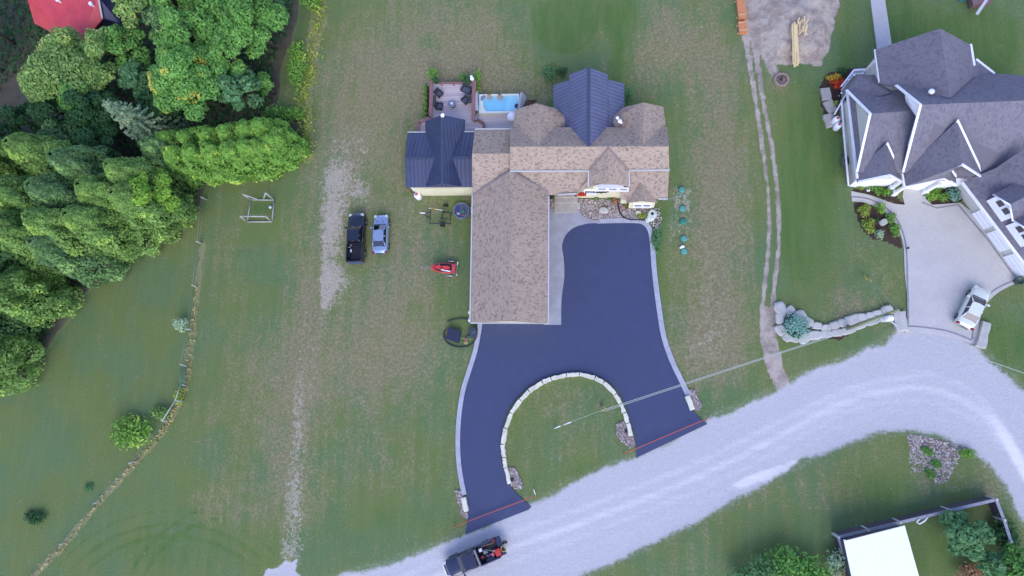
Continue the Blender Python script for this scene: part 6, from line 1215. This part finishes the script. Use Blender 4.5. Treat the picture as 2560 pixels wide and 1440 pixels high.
for x, y, w_, d_, h_, rz, mm, lb in ((1509, 526, 1.15, .75, .4, -.15, STL, 'large grey boulder in the pebble bed'), (1596, 533, .6, .45, .35, .1, STN, 'white block near the small gable'), (1558, 520, .45, .35, .25, .3, mat('pink rock', '#a98078', .8, .15), 'small pinkish rock beside the black edging'), (1629, 540, 1.0, 1.4, .5, -.45, mat('white rock', '#c9cfd2', .7, .1, 2, bump=.4), 'large white rock with a dark hollow at the end of the pebble bed'), (1619, 551, .55, .55, .3, 0, mat('white rock', '#c9cfd2'), 'rounded white stone beside the hollow rock'), (2207, 556, .9, .6, .35, .5, STL, 'pale triangular rock in the court bed'), (1446, 515, .35, .9, .3, -.3, STL, 'pale standing stone beside the front steps'), (2311, 491, .3, .3, .2, 0, STL, 'small round stone at the tip of the oval bed'), (2170, 476, .35, .3, .25, 0, WHITE, 'small white stone in the front bed'), (2074, 242, .18, .18, .15, 0, STL, 'tiny pale stone in the dark porch bed, left'), (2097, 240, .18, .18, .15, 0, STL, 'tiny pale stone in the dark porch bed, right')):
    q = P(x, y); m = MB(); m.rock((q.x, q.y, -.04), (w_, d_, h_), int(x*y) % 991, rz); m.build('rock', mm, loc=(q.x, q.y, 0), tags=(lb, 'rock'))
q = P(1630, 537); m = MB(); m.lathe((q.x, q.y, .40), [(.2, 0), (.17, .08), (.05, .085)], 10); o = m.build('hollow', DKM, loc=(q.x, q.y, .4)); tag(o, 'dark round disc set in the top of the large white rock', 'pot')  # dark disc in place of a modelled hollow
def pebbles(name, poly, n, r0, r1, cols, lab, z=.0, seed=3, base=None):
    """countless loose stones: one object"""
    rng = np.random.default_rng(seed); poly = np.array(poly, float); x0, y0 = poly.min(0); x1, y1 = poly.max(0); V = []; Fc = []; M_ = []; cnt = 0
    X = rng.uniform(x0, x1, n*3); Y = rng.uniform(y0, y1, n*3); keep = poly_sd(poly.tolist(), X, Y) > rng.random(len(X))*4-1; X, Y = X[keep][:n], Y[keep][:n]
    oc = np.array([(1, 0, 0), (.4, .8, .1), (-.6, .75, 0), (-1, -.1, 0), (-.3, -.85, .1), (.7, -.7, 0), (.1, 0, .75)])
    fs = [(i, (i+1) % 6, 6) for i in range(6)]
    for x, y in zip(X, Y):
        g = P(x, y); r = r0+(r1-r0)*rng.random()**2; a = rng.random()*6.28; R_ = np.array([[math.cos(a), -math.sin(a), 0], [math.sin(a), math.cos(a), 0], [0, 0, 1]]); v = (oc*(1+.3*rng.normal(size=(7, 1))).clip(.5, 1.5)*np.array([r, r*.75, r*.8]))@R_.T+np.array([g.x, g.y, z])
        V += v.tolist(); Fc += [tuple(cnt+k for k in f) for f in fs]; M_ += [int(rng.integers(0, len(cols)))]*6; cnt += 7
    g0 = P(*poly.mean(0)); me = bpy.data.meshes.new(name); me.from_pydata([(a-g0.x, b-g0.y, c) for a, b, c in V], [], Fc); me.polygons.foreach_set('material_index', M_)
    for c_ in cols: me.materials.append(c_)
    o = bpy.data.objects.new(name, me); COL.objects.link(o); o.location = (g0.x, g0.y, 0); tag(o, lab, 'pebbles', None, 'stuff')
    if base: MB().prism([P(*p).to_2d() for p in poly], -.1, z+.005).build(name+'_base', base, tags=(None, None, None, 'structure'))
PB = [mat('pebble %d' % k, c_, .8, .15, 8) for k, c_ in enumerate(('#a3969c', '#8a7c83', '#b5a9ae', '#766a70', '#c9c2c8'))]; PBB = mat('pebble ground', '#85787e', .9, .2, 6)
pebbles('pebble_bed', [(1444, 497), (1550, 499), (1560, 522), (1640, 520), (1644, 545), (1600, 553), (1490, 551), (1462, 540), (1448, 526)], 2600, .05, .13, PB, 'bed of pinkish pebbles in front of the cream gable', .03, 3, PBB)
pebbles('pebble_corner', [(1612, 520), (1650, 515), (1655, 560), (1642, 600), (1634, 590), (1628, 565), (1612, 556)], 260, .05, .12, PB[2:], 'white stones scattered at the corner of the drive', .02, 4)
pebbles('porch_pebbles', [(1373, 498), (1386, 496), (1388, 520), (1374, 527)], 160, .05, .12, PB, 'small patch of stones left of the front steps', .04, 5, PBB)
pebbles('rock_bed', [(2268, 1085), (2300, 1088), (2340, 1096), (2380, 1108), (2418, 1120), (2395, 1150), (2378, 1188), (2362, 1210), (2340, 1210), (2325, 1190), (2310, 1180), (2276, 1185), (2275, 1150)], 2600, .05, .14, PB, 'wedge of grey rip rap stones beside the road bend', .0, 6)
for k, (pp, lb) in enumerate((([(1541, 1062), (1560, 1050), (1580, 1078), (1589, 1110), (1580, 1122), (1555, 1105), (1540, 1085)], 'pebbles beside the east end of the island stones'), ([(1268, 1168), (1290, 1170), (1300, 1195), (1308, 1215), (1296, 1226), (1280, 1215)], 'pebbles beside the west end of the island stones'), ([(1137, 1225), (1158, 1228), (1166, 1262), (1170, 1290), (1168, 1300), (1155, 1290), (1145, 1255)], 'pebbles beside the block at the west kerb end'), ([(1712, 972), (1738, 974), (1745, 995), (1756, 1012), (1748, 1028), (1730, 1022)], 'pebbles beside the block at the east kerb end'))):
    pebbles('pebble_patch', pp, 420, .04, .11, PB, lb, .03, 10+k, PBB)
# drain edging, culvert hollows
item('garden_edging', lambda b: b.tube([P(x, y, .1) for x, y in smooth_line([(1544, 503), (1548, 525), (1556, 540), (1572, 548), (1612, 550)], 4)], .07, 6), PLAST, 'curved black edging dividing the pebble bed', 'edging', P(1550, 530))
for x, y, lb in ((1281, 1199, 'black culvert opening by the west end of the island stones'), (1566, 1078, 'dark culvert opening by the east end of the island stones')): item('culvert', lambda b: b.lathe((P(x, y).x, P(x, y).y, .08), [(.17, -.2), (.2, .08), (.12, .1)], 12), DKM, lb, 'culvert', P(x, y))
# snowmobile sled parts: black cover and cylinders in the hose ring
item('sled_cover', lambda b: [b.prism([P(x, y, .5).to_2d() for x, y in ((1119, 817), (1153, 828), (1146, 858), (1111, 846), (1118, 838), (1120, 828))], .15, .52)], mat('ribbed black vinyl', '#262b47', .6, .12, 3), 'square black tonneau cover lying on the grass by the garage corner', 'cover', P(1132, 838))
item('grass_mat', lambda b: [b.lathe(tuple(P(1183, 826, .1)), [(.25, 0), (.42, .15), (.42, .4), (.3, .5)], 12), b.box(tuple(P(1184, 834, .3)), (.6, .9, .5), -.3), b.tube([P(1174, 836, .3), P(1166, 845, .3)], .1, 6)], mat('dark blue grey vinyl', '#3b4256', .5, .1), 'dark rounded bundle beside the garage corner', 'bundle', P(1183, 830))
item('garden_hose', lambda b: b.tube([P(x, y, .06) for x, y in smooth_line([(1118, 804), (1140, 798), (1165, 797), (1185, 806), (1193, 822), (1192, 840), (1183, 857), (1165, 867), (1140, 867), (1120, 858), (1111, 846), (1110, 832), (1116, 822)], 6)], .07, 6), mat('black hose', '#33353a', .5, .1), 'thick black hose laid in a ring round the black cover', 'hose', P(1150, 832))
item('reel', lambda b: [b.lathe(tuple(P(1165, 855, .05)), [(.28, 0), (.28, .1), (.2, .12), (.12, .12), (.1, .2)], 18)], mat('tan reel', '#8c8258', .7, .2, 20), 'tan round reel lying inside the hose ring', 'reel', P(1165, 855)); item('bucket', lambda b: b.lathe(tuple(P(1165, 849, .1)), [(.1, 0), (.12, .22), (.06, .24)], 12), PINK, 'small pink pot at the edge of the tan reel', 'bucket', P(1165, 849)); item('stake', lambda b: b.tube([P(1148, 844, .3), P(1178, 849, .25)], .03, 6), mat('pale stake', '#9fb097', .6, .1), 'thin pale stick lying across the hose ring', 'stick', P(1160, 846))
# drive barriers
RPE = mat('orange tape', '#d2553f', .6, .05)
for a, b_, lb in (((1133, 1318), (1338, 1240), 'orange tape stretched across the western drive mouth'), ((1560, 1135), (1772, 1045), 'orange tape stretched across the eastern drive mouth')):
    T = thing('barrier_tape', P(*a), lb, 'barrier', 'tapes closing the drive mouths'); m = MB(); A_, B_ = P(*a, .45), P(*b_, .5); m.tube([A_.lerp(B_, t_)+Vector((0, 0, -.2*math.sin(math.pi*t_))) for t_ in np.linspace(0, 1, 9)], .035, 5); m.build('tape', RPE, T)
    for q in (a, b_): m = MB(); g = P(*q, .5); m.tube([(g.x, g.y, -.1), (g.x, g.y, .7)], .03, 6); m.build('stake', mat('ash handle', '#a08468'), T)
item('marker_stake', lambda b: b.tube([P(1339, 1238, .3), P(1334, 1224, 1.1)], .035, 6), WHITE, 'white stake leaning at the end of the western tape', 'stake', P(1339, 1238))
# fire pit, lumber, dirt clutter
fp = thing('fire_pit', P(1953, 200), 'round stone fire pit beside the dirt track', 'fire pit'); q = P(1953, 200); m = MB()
for k in range(14): a = k*6.283/14; m.rock((q.x+.68*math.cos(a), q.y+.68*math.sin(a), 0), (.42, .3, .22), 500+k, a+1.57)
m.build('stone_ring', mat('tan pit stone', '#93807e', .85, .15, 3), fp); m = MB(); m.lathe((q.x, q.y, .0), [(.6, 0), (.6, .06), (.3, .07)], 18); m.build('ash', mat('ash', '#7c6d6f', .9, .3, 4), fp); m = MB(); m.tube([(q.x-.2, q.y-.1, .1), (q.x+.1, q.y+.22, .2)], .06, 5); m.tube([(q.x+.1, q.y-.15, .1), (q.x-.1, q.y+.1, .22)], .06, 5); m.build('charred_log', DKM, fp)
CED = mat('fresh cedar boards', '#d08a62', .7, .12, 4); PIN = mat('fresh pine boards', '#dcc6a2', .7, .08, 5)
def stack(a, b_, wd, rows, lab, mm, grp=None, h_=.5):
    A_, B_ = P(*a, h_), P(*b_, h_); c_ = (A_+B_)/2; L_ = (B_-A_).length; rz = math.atan2(B_.y-A_.y, B_.x-A_.x); T = thing('lumber_stack', (c_.x, c_.y, 0), lab, 'lumber stack', grp, rz); r = random.Random(int(a[0])); m = MB()
    for z in range(int(h_/.1)):
        for j in range(rows): m.box((r.uniform(-.05, .05), -wd/2+wd*(j+.5)/rows, .12+.1*z), (L_, wd/rows-.012, .09))
    m.build('boards', mm, T, local=True)
    for s_ in (-.35, .35): m = MB(); m.box((L_*s_, 0, .04), (.1, wd+.25, .08)); m.box((L_*s_, 0, .12+.1*int(h_/.1)-.03), (.05, wd+.06, .03)); m.build('bearer', PIN, T, local=True)
stack((1850, -12), (1857, 46), .85, 6, 'long stack of orange cedar boards at the top edge', CED, 'cedar board stacks'); stack((1855, 53), (1859, 80), .85, 6, 'short stack of orange cedar boards below the long one', CED, 'cedar board stacks')
lp = thing('lumber_pile', P(1985, 110), 'heap of long cream pine boards on the bare dirt mound', 'lumber pile'); r = random.Random(3); m = MB()
def gz(x, y): i = int((x-XS[0])/.25); j = int((y-YS[0])/.25); return float(Z[j, i])
for k in range(26):
    x0 = 1976+r.uniform(0, 14); y0 = r.uniform(60, 74); L_ = r.choice((62, 70, 84, 92)); A_ = P(x0, y0, 1.0); B_ = P(x0+7+r.uniform(-2, 2.5), y0+L_, 1.0); zz = .12*(k//6)
    for e_ in (A_, B_): e_.z = gz(e_.x, e_.y)
    mz = max(A_.z, B_.z)+.25+zz; A_.z = mz; B_.z = max(B_.z+.1+zz, mz-.5); d_ = B_-A_; el = math.asin(d_.z/d_.length); c_ = (A_+B_)/2
    m.box(tuple(c_), (d_.length, .19, .045), math.atan2(d_.y, d_.x)+r.uniform(-.03, .03), Matrix.Rotation(-el, 3, 'Y'))
m.build('long_board', PIN, lp); m = MB()
for k in range(22):
    g = P(r.uniform(1985, 2006), r.uniform(60, 98)); m.box((g.x, g.y, gz(g.x, g.y)+.3+.02*k), (r.uniform(.5, 1.3), .14, .05), 1.2+r.uniform(-.8, .8), Matrix.Rotation(r.uniform(-.15, .15), 3, 'Y'))
m.build('offcut', PIN, lp)
for x, y, w_, d_, h_, lb, mm, nm_ in ((2442, 8, 1.7, 1.1, .7, 'reddish wooden crate at the top right edge', mat('reddish boards', '#7d6068', .8, .15, 3), 'wooden_crate'), (2406, -2, .8, .5, .5, 'turquoise storage tote at the top right edge', mat('turquoise plastic', '#2f87a2', .5, .05), 'storage_tote')):
    q = P(x, y); T = thing(nm_, (q.x, q.y, 0), lb, nm_.split('_')[1], None, .1); m = MB(); m.box((0, 0, h_/2), (w_, d_, h_)); m.build('box', mm, T, local=True); m = MB(); m.box((0, 0, h_+.03), (w_+.08, d_+.08, .05)); m.box((w_/2, 0, h_/2), (.1, d_+.2, .1)); m.build('lid', mm, T, local=True)
item('plank', lambda b: b.box(tuple(P(2456, 15, .8)), (.3, 2.2, .06), -.6), TRIMG, 'grey plank leaning against the reddish crate', 'plank', P(2456, 15))
item('yard_bench', lambda b: [b.box(tuple(P(2418, 1362, .5)), (.9, .4, .08), .3), b.box(tuple(P(2412, 1366, .25)), (.1, .4, .5), .3), b.box(tuple(P(2424, 1358, .25)), (.1, .4, .5), .3)], mat('pinkish wood', '#7d6a66', .8, .1), 'small wooden bench under the fruit tree', 'bench', P(2418, 1362)); item('stake', lambda b: b.tube([P(2427, 1400, .1), P(2432, 1350, 1.5)], .025, 5), SIL, 'thin stake beside the wooden bench in the yard', 'stake', P(2427, 1400)); item('patio_box', lambda b: [b.box(tuple(P(2106, 1437, .4)), (1.5, .8, .7), .25), b.box(tuple(P(2106, 1437, .8)), (1.6, .9, .08), .25)], mat('orange wood', '#a87848', .7, .15), 'orange wooden box at the bottom edge beside the shed', 'box', P(2106, 1437))
item('planter_pot', lambda b: b.lathe(tuple(P(2541, 704)), [(.3, 0), (.4, .5), (.42, .55), (.34, .55), (.3, .4)], 20), mat('dark green pot', '#3c5250', .5, .1), 'round dark green pot at the corner of the garage doors', 'pot', P(2541, 704)); item('path_light', lambda b: b.lathe(tuple(P(2265, 622)), [(.04, 0), (.04, .4), (.13, .42), (.1, .5)], 10), DKM, 'small black path light on the west edge of the court', 'light', P(2265, 622))
# ---------------------------------------------------------------- utility poles and lines
PWD = mat('green tinted pole', '#8a9078', .85, .15, 3); WIRE = mat('bare cable', '#a9b0b4', .5, .05, 3)
up1 = thing('utility_pole', P(2115, 823), 'leaning green grey utility pole with a white transformer by the court', 'utility pole', 'utility poles')
base, top = P(2115, 823, 0), P(2246, 775, 10.8); m = MB(); m.tube([base, base.lerp(top, .5), top], [.19, .17, .13], 10); m.build('pole', PWD, up1)
tf = base.lerp(top, .86)+Vector((-.1, -.45, 0)); m = MB(); m.lathe(tuple(tf), [(.1, -.55), (.26, -.5), (.26, .35), (.2, .42), (.06, .48)], 16); m.build('transformer', WHITE, up1)
m = MB(); ca = base.lerp(top, .8); m.box((ca.x-.3, ca.y-.5, ca.z), (.5, .3, .3)); m.tube([ca, ca+Vector((-.9, -.8, .1))], .05, 6); m.tube([tf, tf+Vector((.5, -.7, .1))], .05, 6); m.build('insulator', TRIMG, up1)
up2 = thing('utility_pole', P(1504.5, 1016), 'utility pole seen from straight above in the grass island', 'utility pole', 'utility poles'); b2 = P(1504.5, 1016, 0); t2 = P(1505, 1026, 9.2); m = MB(); m.tube([b2, t2], [.15, .11], 10); m.build('pole', PWD, up2)
m = MB(); m.tube([t2+Vector((0, 0, -.3)), P(1504, 1014, 8.8), P(1516, 1024, 8.9)], .03, 5); m.tube([t2, P(1512, 1024, 9.2)], .05, 5); m.build('bracket', YEL, up2)
def cable(a, b_, sag, r, lab, n=24, parts=None):
    T = thing('cable', a, lab, 'cable'); m = MB(); m.tube([a.lerp(b_, t_)+Vector((0, 0, -4*sag*t_*(1-t_))) for t_ in np.linspace(0, 1, n)], r, 5); m.build('line', WIRE, T); return T
w1 = base.lerp(top, .80)+Vector((-.3, -.4, 0)); w2 = base.lerp(top, .74)+Vector((-.3, -.5, 0))
cable(t2, w1, .7, .03, 'upper of the two pale cables running from the island pole to the leaning pole'); cable(t2+Vector((.2, -.1, -.5)), w2, .9, .028, 'lower of the two pale cables running from the island pole to the leaning pole')
cable(w1, P(2640, 960, 8), .6, .03, 'cable leaving the leaning pole towards the lower right')
gw = cable(t2+Vector((0, 0, -.4)), P(1386, 1071, 0), 0, .02, 'guy wire of the island pole with two white guards'); 
for f0, f1 in ((.62, .78), (.86, 1.0)): m = MB(); a, b_ = t2+Vector((0, 0, -.4)), P(1386, 1071, 0); m.tube([a.lerp(b_, f0), a.lerp(b_, f1)], .055, 6); m.build('guy_guard', WHITE, gw)
g1 = cable(base.lerp(top, .83), P(2160, 686, 0), 0, .02, 'guy wire from the leaning pole to the lawn, left of two'); g2 = cable(top, P(2170, 694, 0), 0, .02, 'guy wire from the leaning pole to the lawn, right of two')
YG = mat('yellow guard', '#d3c25c', .5, .05)
for T, a in ((g1, base.lerp(top, .83)), (g2, top)):
    e_ = P(2160, 686, 0) if T is g1 else P(2170, 694, 0); m = MB(); m.tube([e_, e_.lerp(a, .14)], .06, 6); m.build('guy_guard', YG, T)
